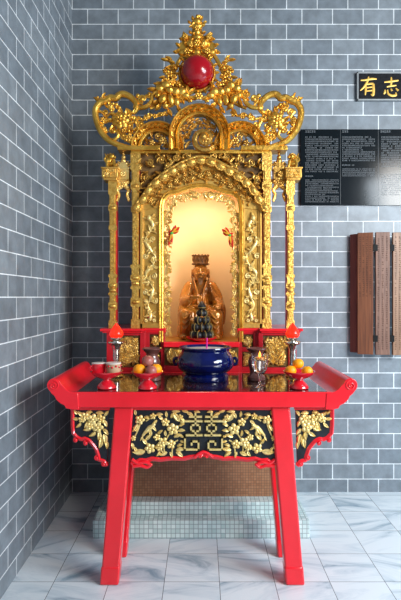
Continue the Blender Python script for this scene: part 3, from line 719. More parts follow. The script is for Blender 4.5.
# ------------------------------------------------------------ ribbons tied on the arch
for sg, a, c_, lab in ((-1, 172, 233, 'red and yellow ribbon knot tied to the left side of the niche arch'), (1, 229.5, 235, 'red and yellow ribbon knot tied to the right side of the niche arch')):
    o0 = S(a, c_, -.02)
    t_ = thing('ribbon_knot', lab, 'ribbon', o0, 'ribbon knots beside the niche')
    g = MB()
    m1 = 1 if sg < 0 else -1
    for dx, dz, L_, W_ in ((1, .55, .066, .017), (.7, 1, .06, .015), (1, .1, .05, .014), (-.6, .3, .025, .012), (-.1, -1, .075, .014), (-.35, -1, .10, .012), (-.9, -.6, .03, .010)):
        g.leaf(o0, (dx*m1, 0, dz), L_, W_, .007, .3*sg)
    g.build('ribbon', BRIGHT, t_)
    g = MB()
    for dx, dz, L_ in ((.9, .9, .058), (1, .3, .05), (.1, -1, .045), (-.2, -1, .07)): g.leaf(o0+Vector((0, -.012, 0)), (dx*m1, 0, dz), L_, .007, .005, .2)
    g.build('yellow_ribbon', YELR, t_)
    MB().ball(o0+Vector((0, -.012, -.006)), (.012, .009, .010)).build('green_knot', GREENR, t_)

# ------------------------------------------------------------ seated figure in the niche
SD = 3.775; so = Vector((X(200.5, SD), SD, 1.2413))
st = thing('seated_deity_statue', 'glossy brown carved figure of a bearded seated man in robes and crown inside the niche', 'statue', so)
def L3(x, y, z): return so+Vector((x, y, z))
b = MB()
def el(x, y, z, rx, ry, rz, rot=None): b.ball(L3(x, y, z), (rx, ry, rz), 20, 12, rot)
def tb(pts, rr, seg=14):
    p2 = cat([L3(*p) for p in pts], 5); n2 = len(p2); r2 = []
    for i in range(n2):
        u = i/(n2-1)*(len(rr)-1); j = min(int(u), len(rr)-2); r2.append(rr[j]+(rr[j+1]-rr[j])*(u-j))
    b.tube(p2, r2, seg)
    b.ball(p2[0], r2[0], 12, 8); b.ball(p2[-1], r2[-1], 12, 8)
el(0, .04, .14, .125, .085, .13); el(0, .03, .27, .088, .066, .12); el(0, .03, .35, .092, .058, .075); el(0, -.005, .25, .070, .062, .075)
el(0, .04, .06, .14, .085, .07)
tb([(0, .03, .39), (0, .02, .44), (0, .015, .47)], [.045, .032, .032])
def hs(p): return (p[0]*1.2, p[1]*1.15, .535-(.535-p[2])*1.2)
def elh(x, y, z, rx, ry, rz, rot=None): q = hs((x, y, z)); el(*q, rx*1.2, ry*1.15, rz*1.2, rot)
def tbh(pts, rr, seg=14): tb([hs(p) for p in pts], [r_*1.2 for r_ in rr], seg)
elh(0, .012, .490, .046, .050, .058); elh(0, -.004, .462, .039, .040, .036); elh(0, -.022, .475, .034, .026, .028)
for s2 in (-1, 1):
    elh(s2*.049, .012, .484, .008, .014, .026); elh(s2*.050, .010, .462, .008, .010, .012)      # long-lobed ears
    elh(s2*.021, -.034, .474, .014, .012, .011)                                                   # cheeks
    tbh([(s2*.006, -.045, .503), (s2*.019, -.046, .508), (s2*.034, -.035, .502)], [.0042, .0046, .003], 8)  # brows
    elh(s2*.0185, -.0415, .4935, .0090, .006, .0038)                                              # lowered eyelids
    elh(s2*.006, -.052, .4765, .0055, .006, .005)                                                 # nostrils
    el(s2*.074, .03, .370, .045, .046, .045)
tbh([(0, -.040, .506), (0, -.050, .490), (0, -.058, .479)], [.005, .006, .0078], 8)
elh(0, -.046, .4635, .013, .007, .0028); elh(0, -.0455, .4575, .011, .007, .0034)                 # lips
# arms
tb([(-.080, .03, .370), (-.105, .015, .32), (-.116, -.005, .275)], [.044, .042, .042]); tb([(-.116, -.005, .275), (-.108, -.07, .268), (-.084, -.108, .276)], [.042, .038, .030])
tb([(.080, .03, .370), (.110, .015, .32), (.124, -.005, .265)], [.044, .043, .044]); tb([(.124, -.005, .265), (.132, -.07, .240), (.130, -.118, .232)], [.044, .038, .030])
# hanging sleeves
tb([(-.116, -.03, .26), (-.128, -.055, .20), (-.126, -.07, .14)], [.034, .034, .022]); tb([(.138, -.03, .25), (.150, -.05, .20), (.152, -.055, .12)], [.034, .034, .024])
# hands: palms
el(-.066, -.128, .288, .024, .018, .011, Matrix.Rotation(.5, 3, 'Z')); el(.124, -.150, .236, .019, .026, .010, Matrix.Rotation(.35, 3, 'X'))
for q in range(4):                                                                                # left palm up, fingers curled round the tablet
    x0_ = -.050+.002*q; y0_ = -.142+.010*q
    tb([(x0_, y0_, .289), (x0_+.020-.002*q, y0_-.004, .291), (x0_+.030-.003*q, y0_-.001, .303)], [.0062, .0056, .0046], 8)
tb([(-.080, -.136, .292), (-.070, -.146, .303), (-.056, -.146, .308)], [.0068, .006, .005], 8)
for q, l_ in enumerate((.030, .036, .034, .026)):                                                 # right hand over the knee
    x0_ = .109+.0098*q
    tb([(x0_, -.164, .238), (x0_-.002, -.164-l_*.6, .230), (x0_-.003, -.166-l_*.75, .216)], [.0062, .0057, .0046], 8)
tb([(.105, -.148, .238), (.093, -.158, .236), (.087, -.170, .230)], [.0068, .006, .0048], 8)
# legs under the robe
for s2 in (-1, 1):
    tb([(s2*.050, .0, .165), (s2*.085, -.08, .175), (s2*.108, -.130, .170)], [.060, .056, .052])
    tb([(s2*.108, -.130, .167), (s2*.112, -.125, .09), (s2*.118, -.118, .045)], [.051, .047, .047])
    tb([(s2*.09, -.05, .10), (s2*.11, -.05, .05)], [.050, .050])
    el(s2*.118, -.148, .021, .028, .044, .021)
tb([(-.06, -.07, .12), (.06, -.07, .12)], [.06, .06]); tb([(-.08, -.065, .05), (.08, -.065, .05)], [.05, .05])
# collar and folds
for s2 in (-1, 1):
    tb([(s2*.046, .0, .415), (s2*.034, -.034, .375), (s2*.022, -.058, .325), (s2*.020, -.068, .25)], [.008, .008, .008, .007], 8)
    for q in range(4):
        tb([(s2*(.03+.020*q), -.125-.006*q, .20-.008*q), (s2*(.035+.022*q), -.135-.006*q, .11), (s2*(.03+.026*q), -.115-.012*q, .03)], [.006, .009, .010], 8)
    for q in range(3):
        tb([(s2*(.072+.004*q), -.020-.010*q, .372-.018*q), (s2*(.098+.003*q), -.034-.008*q, .325-.020*q), (s2*(.124), -.040-.008*q, .295-.022*q)], [.005, .006, .004], 8)
        tb([(s2*.062, -.165+.006*q, .200-.030*q), (s2*.104, -.184+.006*q, .150-.036*q), (s2*.146, -.158, .180-.036*q)], [.004, .005, .004], 8)
tb([(-.085, -.025, .235), (0, -.075, .228), (.085, -.025, .235)], [.009, .010, .009], 8)           # belt
body = b.build('body', BRONZE, st)
rm = body.modifiers.new('remesh', 'REMESH'); rm.mode = 'VOXEL'; rm.voxel_size = .0034; rm.use_smooth_shade = True
sm = body.modifiers.new('smooth', 'SMOOTH'); sm.factor = .5; sm.iterations = 2
# crown
b = MB(); hp = [(.0, .53), (.054, .530), (.062, .534), (.062, .543), (.055, .546), (.054, .555), (.058, .588), (.060, .598), (.055, .600), (.050, .590), (.02, .582), (.0, .582)]
b.lathe(hp, so+Vector((0, .012, 0)), 28)
for q in range(14):
    a = 2*PI*q/14; b.ball(L3(.058*math.cos(a), .012+.058*math.sin(a), .600), (.008, .008, .007), 8, 5)
    b.ball(L3(.054*math.cos(a), .012+.054*math.sin(a), .572), (.007, .007, .018), 8, 5)
    b.ball(L3(.062*math.cos(a+.2), .012+.062*math.sin(a+.2), .5385), .005, 6, 4)
b.build('crown', BRONZED, st)
b = MB()                                                                                          # beard and moustache
b.ball(L3(0, -.042, .424), (.014, .010, .016), 12, 8)
for q in range(7):
    u = (q-3)/3; b.tube([L3(u*.014, -.046, .432), L3(u*.013, -.056, .414), L3(u*.006, -.060, .388-.006*(1-abs(u)))], [.005, .005, .0015], 7)
for s2 in (-1, 1):
    b.tube([L3(s2*.004, -.0605, .459), L3(s2*.016, -.057, .455), L3(s2*.023, -.051, .442), L3(s2*.026, -.050, .425)], [.003, .0032, .003, .001], 7)
    b.tube([L3(s2*.060, .0, .455), L3(s2*.058, -.016, .42), L3(s2*.050, -.030, .385), L3(s2*.046, -.045, .355)], [.004, .004, .0035, .002], 7)
b.build('beard', BRONZED, st)
b = MB(); b.tube(cat([L3(-.060, -.150, .297), L3(-.035, -.152, .303), L3(-.012, -.150, .300)], 4), .0075, 8); b.ball(L3(-.010, -.150, .300), (.013, .010, .011), 10, 6)
b.build('held_sceptre', BRONZE, st)
st.scale = (1.03, 1.0, 1.03)

# ------------------------------------------------------------ black pyramid on a red plate
pd = 3.515; pc = Vector((X(201.8, pd), pd, 1.2413))
o = MB().lathe([(0, 0), (.055, 0), (.062, .004), (.085, .010), (.112, .026), (.115, .030), (.108, .030), (.085, .016), (.05, .012), (0, .012)], pc, 40).build('offering_plate', REDC)
tag(o, 'shallow red plate under the black pyramid in front of the statue', 'plate')
def lump(loc, rx, rz, label, group, tip=False):
    t_ = thing('rice_dumpling', label, 'dumpling', loc, group)
    b = MB(); prof = []
    for i in range(13):
        t = i/12; r_ = rx*1.08*math.sin(PI*t)**.55
        if tip and t > .5: r_ = rx*1.08*(1-((t-.5)/.5))**.8
        prof.append((max(r_, 0), rz*2*t))
    b.lathe(prof, loc, 16); b.build('dumpling_body', PURPLE, t_)
    b = MB()
    if tip: b.lathe([(rx*.98, rz*.55), (rx*1.05, rz*.6), (rx*1.05, rz*.68), (rx*.98, rz*.73)], loc, 16)
    else:
        for th in ((math.atan2(loc[1]-pd, loc[0]-pc.x),)):
            p_ = [Vector(loc)+Vector((math.cos(th)*rx*1.10*math.sin(u)**.55, math.sin(th)*rx*1.10*math.sin(u)**.55, rz*(1-math.cos(u)))) for u in [PI*(.06+.88*i/12) for i in range(13)]]
            b.tube(p_, .0026, 6)
    b.build('yellow_band', YEL, t_)
    return t_
zc = 1.2535; proto = {}
for li, (n2, rad, rx, rz, nm) in enumerate(((9, .060, .0225, .030, 'bottom ring'), (8, .050, .0205, .028, 'second ring'), (6, .035, .0190, .026, 'middle ring'), (4, .018, .0175, .025, 'small upper ring'))):
    base = None
    for q in range(n2):
        a = -PI/2+2*PI*(q+.5*(li % 2 == 0))/n2; lc = Vector((pc.x+rad*math.cos(a), pd+rad*math.sin(a), zc+.001))
        lab = 'dark round dumpling with yellow bands in the %s of the black pyramid' % nm
        if base is None: a0_ = a; base = lump(lc, rx, rz, lab, 'dark dumplings stacked before the statue')
        else: dup(base, lc, lab, 'dark dumplings stacked before the statue', a-a0_)
    zc += rz*2*.93
lump(Vector((pc.x, pd, zc-.004)), .027, .036, 'single pointed dark dumpling crowning the black pyramid', 'dark dumplings stacked before the statue', True)

# ------------------------------------------------------------ the red altar table
TF, TB, TH = 2.69, 3.405, 1.042
TC = X(202.2, TF)
tbl = thing('altar_table', 'red lacquered altar table with scrolled ends, splayed legs and gilt-carved black apron', 'table', (TC, 3.0, 0))
def T(px, py): return (X(px, TF), Z(py, TF))
ct = 202.2
# top: red frame and dark polished inset
e = (ct-76)*TF/F
x0, x1 = X(76, TF), X(2*ct-76, TF); zb_ = Z(407.6, TF)
b = MB()
b.bx(x0-.02, x1+.02, TF, TF+.045, zb_, TH).bx(x0-.02, x1+.02, TB-.045, TB, zb_, TH).bx(x0-.02, x1+.02, TF+.045, TB-.045, zb_+.01, TH-.012)
b.build('tabletop', RED, tbl, False, .004)
MB().bx(x0+.004, x1-.004, TF+.012, TB-.05, TH-.013, TH+.0015).build('polished_inset', GLASSTOP, tbl, False)
for sg in (-1, 1):
    def TT(a, c_):
        return (X(a, TF) if sg < 0 else X(2*ct-a, TF), Z(c_, TF))
    cen = TT(54, 385.3); r_ = 7*TF/F
    out = [TT(*q) for q in ((78,393),(72,392.3),(67,389.8),(63.5,386))]
    circ = []
    for i in range(17):
        a = math.radians(20+i*210/16)
        circ.append((cen[0]+(1 if sg < 0 else -1)*r_*math.cos(a), cen[1]+r_*math.sin(a)))
    low = [TT(*q) for q in ((51.5,393.5),(54.5,396),(56.5,400),(60.5,403.5),(64.5,405.5),(66,408.5),(72,409.5),(79,409.5))]
    poly = out[:1]+[tuple(v)[:2] for v in [(p.x, p.y) for p in cat([Vector((q[0], q[1], 0)) for q in out], 4)][1:]]+circ+low
    b = MB().prism(poly, TF-.004, TB+.002)
    o = b.build('scrolled_end', RED, tbl, True, .003, 30)
    g = MB(); g.spiral((cen[0], TF-.004, cen[1]), r_*.72, 1.6, PI/2, sg, .0042, 34)
    g.build('scroll_spiral', RED, o)

# legs
def leg(sg, y0, y1, name='leg'):
    b = MB(); c0 = TC
    top_i, top_o, bot_i, bot_o = .371, .472, .452, .548
    zt = zb_
    A = [(c0+sg*(top_i+(bot_i-top_i)*t), zt*(1-t)) for t in (0, .25, .5, .75, .9)]+[(c0+sg*bot_i, 0)]
    B = [(c0+sg*(top_o+(bot_o-top_o)*t), zt*(1-t)) for t in (0, .25, .5, .75, .9)]+[(c0+sg*bot_o, 0)]
    A[4] = (A[4][0], A[4][1]); 
    b.strip(A, B, y0, y1)
    # shoe block
    b.strip([(A[4][0]-sg*.002, .10), (A[5][0]-sg*.002, 0)], [(B[4][0]+sg*.003, .10), (B[5][0]+sg*.003, 0)], y0-.004, y1+.004)
    # raised centre bead
    return b.build(name, RED, tbl, True, .009)
for sg in (-1, 1):
    leg(sg, 2.712, 2.79); leg(sg, 3.00, 3.075)
b = MB()
for sg in (-1, 1): pass
# side stretchers between front and back legs, high under the top
for sg in (-1, 1):
    MB().bx(TC+sg*.385, TC+sg*.435, 2.78, 3.01, .86, .93).build('side_stretcher', RED, tbl, False, .004)

AY = 2.735                                                          # apron plane
def A(px, py, dy=0): return P(px, py, AY, dy)
def axz(px, py): p = A(px, py); return (p.x, p.z)
AC = 203.5
# centre apron board
lowL = [(131,462),(136,462),(140,459),(146,459.5),(152,457.5),(160,458.5),(172,457),(184,457.5),(190,456),(195,455.5),(199,453.8),(203.5,452.5)]
low = lowL+[(2*AC-a, b_) for a, b_ in lowL[::-1][1:]]
zl = Z(405, AY)
n2 = 60
Lp = [(p.x, p.z) for p in resample([Vector((*axz(a, b_), 0)).to_3d() and Vector((axz(a, b_)[0], 0, axz(a, b_)[1])) for a, b_ in low], n2)]
Up = [(x_, zl) for x_, _ in Lp]
ap = MB().strip(Lp, Up, AY, AY+.02).build('apron', BLACK, tbl, False)
b = MB()
mould = [(a, b_+1.5) for a, b_ in low]
pth = resample([A(a, b_, .008) for a, b_ in mould], 90)
b.sweep(pth, [(-.012, .018), (.014, .018), (.014, -.010), (.006, -.018), (-.004, -.012), (-.012, -.004)])
for sg in (-1, 1):
    def q(a, b_): return A(a if sg < 0 else 2*AC-a, b_, -.004)
    b.tube(cat([q(132, 459), q(138, 463), q(145, 462), q(150, 464.5), q(147, 467), q(141, 465.5), q(133, 466)], 5), .0095, 8)
    b.ball(q(151, 464.5), .009)
b.tube(cat([A(AC-9, 457, -.008), A(AC-5, 453.5, -.008), A(AC, 451.5, -.008), A(AC+5, 453.5, -.008), A(AC+9, 457, -.008)], 5), .008, 8)
b.spiral(A(AC-3, 456, -.01), .012, 1, 0, 1, .004); b.spiral(A(AC+3, 456, -.01), .012, 1, PI, -1, .004)
b.bx(X(131, AY), X(2*AC-131, AY), AY-.012, AY, Z(409.5, AY), Z(406, AY))
b.build('apron_moulding', RED, ap)
# double-happiness lattice
g = MB()
def seg_(pts, w_=.0095):
    for (a, c_), (a2, c2) in zip(pts, pts[1:]):
        p0, p1 = A(a, c_), A(a2, c2); hw_ = w_/2
        g.bx(min(p0.x, p1.x)-hw_, max(p0.x, p1.x)+hw_, AY-.014, AY, min(p0.z, p1.z)-hw_, max(p0.z, p1.z)+hw_)
for m_ in (-1, 1):
    def M(a, c_): return (AC+m_*(a), c_)
    seg_([M(8, 412.8), M(8, 421)]); seg_([M(2.4, 416.4), M(13.6, 416.4)]); seg_([M(0, 420.8), M(20, 420.8)])
    seg_([M(3.6, 424.6), M(12.4, 424.6), M(12.4, 430.6), M(3.6, 430.6), M(3.6, 424.6)]); seg_([M(8, 430.6), M(8, 435)]); seg_([M(8, 420.8), M(8, 424.6)])
    seg_([M(0, 434.8), M(18.5, 434.8), M(18.5, 449), M(5, 449), M(5, 441), M(11.8, 441), M(11.8, 444)]) 
    g.ball(A(AC+m_*21, 421.5, -.007), (.013, .009, .010), 10, 6); g.leaf(A(AC+m_*19, 420, -.006), (m_, 0, .5), .03, .008, .006, 0)
    seg_([M(18.5, 434.8), M(18.5, 437)])
g.build('double_happiness_emblem', GOLDA, ap, False, .0015)
# flowers, leaves and birds
for sg in (-1, 1):
    g = MB()
    def Q(a, b_, dy=-.002): return A(a if sg < 0 else 2*AC-a, b_, dy)
    def LF(a, b_, an, L_, W_=None, cu=0.0):
        g.leaf(Q(a, b_), (math.cos(an)*(1 if sg < 0 else -1), 0, math.sin(an)), L_*1.05/186., (W_ or L_*.31)/186., .010, cu*(1 if sg < 0 else -1))
    for a, b_, r_ in ((140,419.5,4.6),(153,416,3.2),(165.5,422,4),(173,429,5.6),(150,448,5),(163,442,5),(171,444,4.4),(133.5,438,2.6),(159,447,3.6),(157,437,3.4),(180,417,3)):
        g.flower(Q(a, b_), r_*1.08/186., 5, a*.7, .009)
    for pts in (((140,424),(138,430),(134,438)),((165,454),(164,446),(168,436),(173,431)),((165,454),(158,448),(151,447)),((172,454),(173,444),(178,440)),((173,428),(167,424),(163,420)),((146,421),(152,417))):
        g.tube(cat([Q(*p_) for p_ in pts], 5), .004, 6)
    for a, b_, an, L_ in ((138,424,-2.0,9),(136,415,1.9,6),(144,418,.4,6),(133,427,-.6,6),(156,415,.3,7),(149,418,3.0,5),(180,421,2.4,11),(171,418,1.2,7),(167,417,1.9,6),(163,419,2.7,6),(180,441,-.1,5),(174,437,.5,8),(180,436,.0,5),(145,451,3.4,12),(147,444,2.4,7),(155,446,-.3,7),(146,440,1.0,8),(160,451,-2.0,6),(167,452,-2.6,8),(170,452,-1.0,6),(176,452,-.4,8),(176,450,.3,9),(177,446,.5,6),(171,448,1.5,8),(158,434,.9,6),(151,436,1.8,7),(166,436,1.9,6),(178,431,.3,7),(132,443,-1.2,6),(134,447,-.9,6),(179,426,.6,6),(157,420,-2.3,6),(187,413,-.2,7),(194,411.5,.1,6),(172,411.5,.2,8),(182,410.5,-.1,7)):
        LF(a, b_, an, L_, None, .5)
    # bird
    p0, p1, p2 = Q(142, 436.5), Q(148, 429), Q(155, 423)
    g.tube(cat([p0, p1, Q(152, 426.5), p2], 5), [.003]+[.007+.001*i for i in range(6)]+[.013, .013, .013, .012, .011, .010, .010, .008, .004], 8)
    g.leaf(Q(151, 427, -.008), (-.6 if sg < 0 else .6, 0, -.8), .05, .010, .006, .3); g.leaf(Q(152, 426, -.006), (.7*(-sg), 0, -.6), .035, .009, .006, .3); g.leaf(Q(154, 423.5), (.9*(-sg), 0, .5), .018, .004)
    g.leaf(Q(143, 436), (-.5 if sg < 0 else .5, 0, -.9), .03, .006)
    g.build('flower_and_bird_carving', GOLDA, ap)
    # outer spandrel
    def q2(a, b_): return a if sg < 0 else 2*ct-a, b_
    lowp = [(73,433),(77,437.5),(81,439.5),(85,438.5),(89,440.5),(93,445),(96,449),(98,455),(99,460),(104,461),(107,466)]
    ledge = [Vector((axz(*q2(a, b_))[0], 0, axz(*q2(a, b_))[1])) for a, b_ in lowp]
    ledge = resample(ledge, 30); 
    L1 = [(p.x, p.z) for p in ledge]; U1 = [(p.x+(.02 if sg < 0 else -.02)*(i/29)*.5, zl) for i, p in enumerate(ledge)]
    spn = MB().strip(L1, U1, AY, AY+.02).build('spandrel', BLACK, tbl, False)
    b = MB()
    pth = [Vector((axz(*q2(72.5, 409))[0], AY+.006, zl-.01)), Vector((axz(*q2(72.5, 409))[0], AY+.006, axz(72, 425)[1]))]+[Vector((p.x, AY+.006, p.z)) for p in ledge]
    s3 = 1 if sg < 0 else -1
    b.sweep(pth, [(-.010, .014), (.011, .014), (.011, -.010), (.004, -.017), (-.004, -.012), (-.010, -.006)])
    b.bx(min(axz(*q2(71, 409))[0], axz(*q2(110, 409))[0]), max(axz(*q2(71, 409))[0], axz(*q2(110, 409))[0]), AY-.012, AY+.01, Z(409.5, AY), Z(406, AY))
    for a, c_ in ((76, 440), (86, 443), (97, 458), (104, 464)):
        p = Vector((axz(*q2(a, c_))[0], AY-.002, axz(*q2(a, c_))[1])); b.spiral(p, .013, 1.0, PI/2, s3, .0055); b.ball(p, .009)
    b.build('spandrel_moulding', RED, spn)
    g = MB()
    def R2(a, b_): p = axz(*q2(a, b_)); return Vector((p[0], AY-.002, p[1]))
    for a, b_, r_ in ((85,416.5,4),(93,419,4.8),(101,419,4),(98,427,4.8),(82,419,3.2),(90,426,3.4)): g.flower(R2(a, b_), r_*1.2/186., 5, a, .009)
    for a, b_, an, L_ in ((84,416,2.7,7),(79,419,3.2,6),(88,421,-1.8,7),(89,415,1.4,5),(97,417,.9,6),(103,420,-.8,7),(105,416,1.2,6),(94,424,-2.2,7),(92,427,-2.6,8),(99,431,-1.4,8),(103,429,-.6,7),(104,434,-1.2,9),(101,438,-1.5,9),(106,441,-1.2,7),(96,432,-2.4,7),(78,414,2.5,5),(81,423,-2.2,6),(86,412.5,.3,6),(96,413,.2,7)):
        g.leaf(R2(a, b_), (math.cos(an)*s3, 0, math.sin(an)), L_*1.15/186., L_*.34/186., .010, .6*s3)
    for pts in (((80,414),(87,419),(94,423),(99,430),(103,440)),((93,421),(99,419),(104,416))): g.tube(cat([R2(*p_) for p_ in pts], 5), .004, 6)
    g.build('blossom_carving', GOLDA, spn)

# ------------------------------------------------------------ things on the table
ZT = TH+.0025
def ty(py): return F*(EYE-ZT)/(py-VY)
# blue censer
bd = 3.10; bc = Vector((X(205.3, bd), bd, ZT))
cz = thing('incense_bowl', 'large cobalt blue ceramic incense bowl filled with ash at the centre of the table', 'bowl', bc)
MB().lathe([(0, 0), (.140, 0), (.143, .006), (.143, .030), (.136, .038), (.128, .044), (.150, .056), (.170, .078), (.178, .105), (.175, .130), (.162, .152), (.150, .165), (.146, .176), (.152, .188), (.162, .195), (.160, .201), (.150, .201), (.143, .190), (.140, .18), (0, .175)], bc, 56).build('bowl_body', BLUE, cz)
MB().lathe([(0, .192), (.05, .193), (.10, .189), (.1425, .186)], bc, 40).build('ash', ASH, cz)
for sg in (-1, 1):
    b = MB(); xx = bc.x+sg*.174
    b.tube(cat([(xx-sg*.010, bd, bc.z+.128), (xx+sg*.012, bd, bc.z+.128), (xx+sg*.018, bd, bc.z+.110), (xx+sg*.010, bd, bc.z+.092), (xx-sg*.006, bd, bc.z+.094)], 5), .010, 9)
    b.build('handle', BLUE, cz)
b = MB(); px_ = X(206.8, bd-.05)
b.tube([(px_, bd-.05, bc.z+.19), (px_+.001, bd-.05, bc.z+.258)], .0042, 8); tag(b.build('incense_stick', MAG), 'bright magenta incense stick stub standing in the ash of the blue bowl', 'incense stick')

def stand(name, loc, r, label, h=.095, group=None):
    t_ = MB().lathe([(0, 0), (.048, 0), (.053, .004), (.052, .012), (.045, .022), (.034, .034), (.022, .044), (.020, .050), (.026, h-.036), (.050, h-.029), (r*.85, h-.013), (r-.003, h+.001), (r, h+.006), (r-.006, h+.006), (r*.82, h-.010), (.055, h-.022), (0, h-.022)], loc, 44).build(name, REDC, loc=loc)
    o = tag(t_, label, 'dish', group); return o
H = .090
d1 = 2.79; l1 = Vector((X(106.8, d1), d1, ZT)); stand('pedestal_dish', l1, .090, 'red footed dish carrying two cups at the left end of the table', H, 'red footed dishes')
d2 = 2.78; l2 = Vector((X(147.5, d2), d2, ZT)); stand('pedestal_dish', l2, .088, 'red footed dish carrying two oranges and two apples', H, 'red footed dishes')
d3 = 2.79; l3 = Vector((X(299, d3), d3, ZT)); stand('pedestal_dish', l3, .088, 'red footed dish carrying three oranges at the right end of the table', H, 'red footed dishes')
# cups
top1 = l1.z+H-.019
def cup(name, loc, r, h, mat, label, extra=None):
    t_ = thing(name, label, 'cup', loc)
    MB().lathe([(0, 0), (r*.82, 0), (r*.9, .004), (r, h*.35), (r, h*.9), (r*1.04, h), (r*.98, h), (r*.92, h*.9), (r*.92, h*.8), (0, h*.78)], loc, 30).build('cup_body', mat, t_)
    if extra: extra(t_, loc, r, h)
    return t_
def hand(t_, loc, r, h):
    b = MB(); b.tube(cat([Vector(loc)+Vector((-r*.95*.8, -r*.5, h*.8)), Vector(loc)+Vector((-r*1.45*.8, -r*.9, h*.6)), Vector(loc)+Vector((-r*.95*.8, -r*.5, h*.25))], 6), .0035, 7); b.build('handle', REDC, t_)
    MB().lathe([(r*1.0, h*.93), (r*1.06, h*.95), (r*1.06, h*1.0), (r*.97, h*1.01)], loc, 30).build('pale_rim', WHITEC, t_)
def deco(t_, loc, r, h):
    MB().lathe([(r*1.0, h*.90), (r*1.05, h*.92), (r*1.06, h*1.01), (r*.96, h*1.01)], loc, 30).build('pale_rim', WHITEC, t_)
    b = MB()
    for q in range(12):
        a = 2*PI*q/12; b.ball(Vector(loc)+Vector((r*1.0*math.cos(a), r*1.0*math.sin(a), h*.74-.006*(q % 2))), (.0065, .0065, .006), 8, 5)
    b.build('flower_pattern', REDC, t_)
cup('teacup', Vector((l1.x-.046, l1.y+.005, top1+.010)), .036, .060, REDC, 'red cup with pale rim on the left footed dish', hand)
cup('teacup', Vector((l1.x+.038, l1.y-.008, top1+.010)), .040, .062, WAX, 'beige cup with a row of red flowers on the left footed dish', deco)
# fruit
def fruit(name, loc, r, mat, label, catg, group=None, squash=.93):
    t_ = thing(name, label, catg, Vector(loc)-Vector((0, 0, r*squash)), group)
    b = MB(); N = 18; prof = []
    for i in range(N+1):
        a = -PI/2+PI*i/N; rr_ = r*math.cos(a); zz = r*squash*math.sin(a)
        dent = .10*r*math.exp(-(rr_/(r*.22))**2)
        prof.append((max(0, rr_), zz-math.copysign(dent, math.sin(a))))
    b.lathe(prof, loc, 28); b.build('fruit_body', mat, t_)
    MB().lathe([(0, r*squash*.86), (.003, r*squash*.86), (.004, r*squash*.94), (0, r*squash*.97)], loc, 8).build('stem', STEM, t_)
    return t_
t2 = l2.z+H-.016
g1 = 'oranges on the footed dishes'
fruit('orange', (l2.x-.044, l2.y-.010, t2+.032), .034, ORANGE, 'left orange on the mixed fruit dish with the apples', 'orange', g1)
fruit('orange', (l2.x+.045, l2.y+.020, t2+.030), .033, ORANGE, 'right orange half hidden behind the lower apple', 'orange', g1)
fruit('apple', (l2.x+.024, l2.y-.040, t2+.031), .031, APPLE, 'lower dull pink apple at the front of the fruit dish', 'apple', 'apples on the fruit dish')
fruit('apple', (l2.x-.0, l2.y+.010, t2+.078), .033, APPLE, 'upper dull pink apple resting on top of the fruit pile', 'apple', 'apples on the fruit dish')
t3 = l3.z+H-.016
fruit('orange', (l3.x-.048, l3.y-.012, t3+.025), .031, ORANGE, 'left of the two lower oranges on the right dish', 'orange', g1)
fruit('orange', (l3.x+.040, l3.y-.022, t3+.023), .031, ORANGE, 'right of the two lower oranges on the right dish', 'orange', g1)
fruit('orange', (l3.x-.002, l3.y+.016, t3+.060), .031, ORANGE, 'top orange of the three piled on the right dish', 'orange', g1)
# brown vases
vp = [(0, 0), (.050, 0), (.055, .006), (.055, .022), (.044, .034), (.036, .050), (.040, .070), (.048, .092), (.050, .112), (.042, .134), (.034, .150), (.036, .164), (.050, .180), (.060, .190), (.060, .196), (.052, .196), (.040, .182), (.03, .16), (0, .15)]
for px_, py_, lab in ((152, 375.5, 'dark brown turned vase standing behind the mixed fruit dish'), (256, 379, 'dark brown turned vase standing behind the glass goblet')):
    dd = 3.06; tag(MB().lathe(vp, (X(px_, dd), dd, ZT), 36).build('vase', VASE), lab, 'vase', 'brown altar vases')
# goblet with floating flame
gd = 2.84; gl = Vector((X(259.7, gd), gd, ZT))
t_ = thing('glass_goblet', 'clear stemmed glass half full of water with a floating flame, right of the blue bowl', 'goblet', gl)
MB().lathe([(0, 0), (.033, 0), (.034, .003), (.012, .008), (.006, .014), (.005, .055), (.010, .066), (.030, .080), (.042, .102), (.046, .130), (.046, .160), (.049, .185), (.0475, .185), (.0445, .160), (.0445, .130), (.040, .103), (.028, .083), (.006, .070), (0, .069)], gl, 40).build('glass', GLASS, t_)
MB().lathe([(0, .0705), (.006, .071), (.027, .0845), (.039, .104), (.0435, .130), (.0435, .150), (0, .150)], gl, 36).build('water', WATER, t_)
MB().lathe([(0, .149), (.024, .149), (.030, .156), (.028, .166), (0, .164)], gl, 20).build('floating_wick', simple('oil_wick_holder', (.80, .30, .05), None, .4), t_)
MB().lathe([(0, .164), (.006, .168), (.008, .176), (.005, .188), (0, .202)], gl, 12).build('flame', FLAME, t_)
# red flame lamps
def lamp(px_, label):
    dd = 3.2; lo = Vector((X(px_, dd), dd, ZT))
    t_ = thing('flame_lamp', label, 'lamp', lo, 'red flame-shaped altar lamps')
    MB().lathe([(0, 0), (.040, 0), (.043, .005), (.040, .012), (.026, .018), (.014, .026), (0, .03)], lo, 30).build('base', BRASS, t_)
    MB().lathe([(.012, .024), (.022, .03), (.024, .045), (.019, .055), (.022, .075), (.018, .10), (.022, .13), (.019, .16), (.026, .185), (.032, .20), (0, .202)], lo, 20).build('stem', SILV, t_)
    MB().lathe([(.016, .198), (.044, .206), (.052, .216), (.050, .222), (.024, .214), (.020, .226), (.030, .236), (.038, .242), (.034, .248), (.020, .246), (0, .246)], lo, 30).build('bulb_holder', SILV, t_)
    MB().lathe([(.022, .244), (.038, .252), (.045, .266), (.043, .280), (.033, .300), (.019, .320), (.007, .336), (0, .342)], lo, 26).build('flame_bulb', BULB, t_)
lamp(116.3, 'lit red flame-shaped lamp on a silver stem at the left of the table')
lamp(292.5, 'lit red flame-shaped lamp on a silver stem at the right of the table')

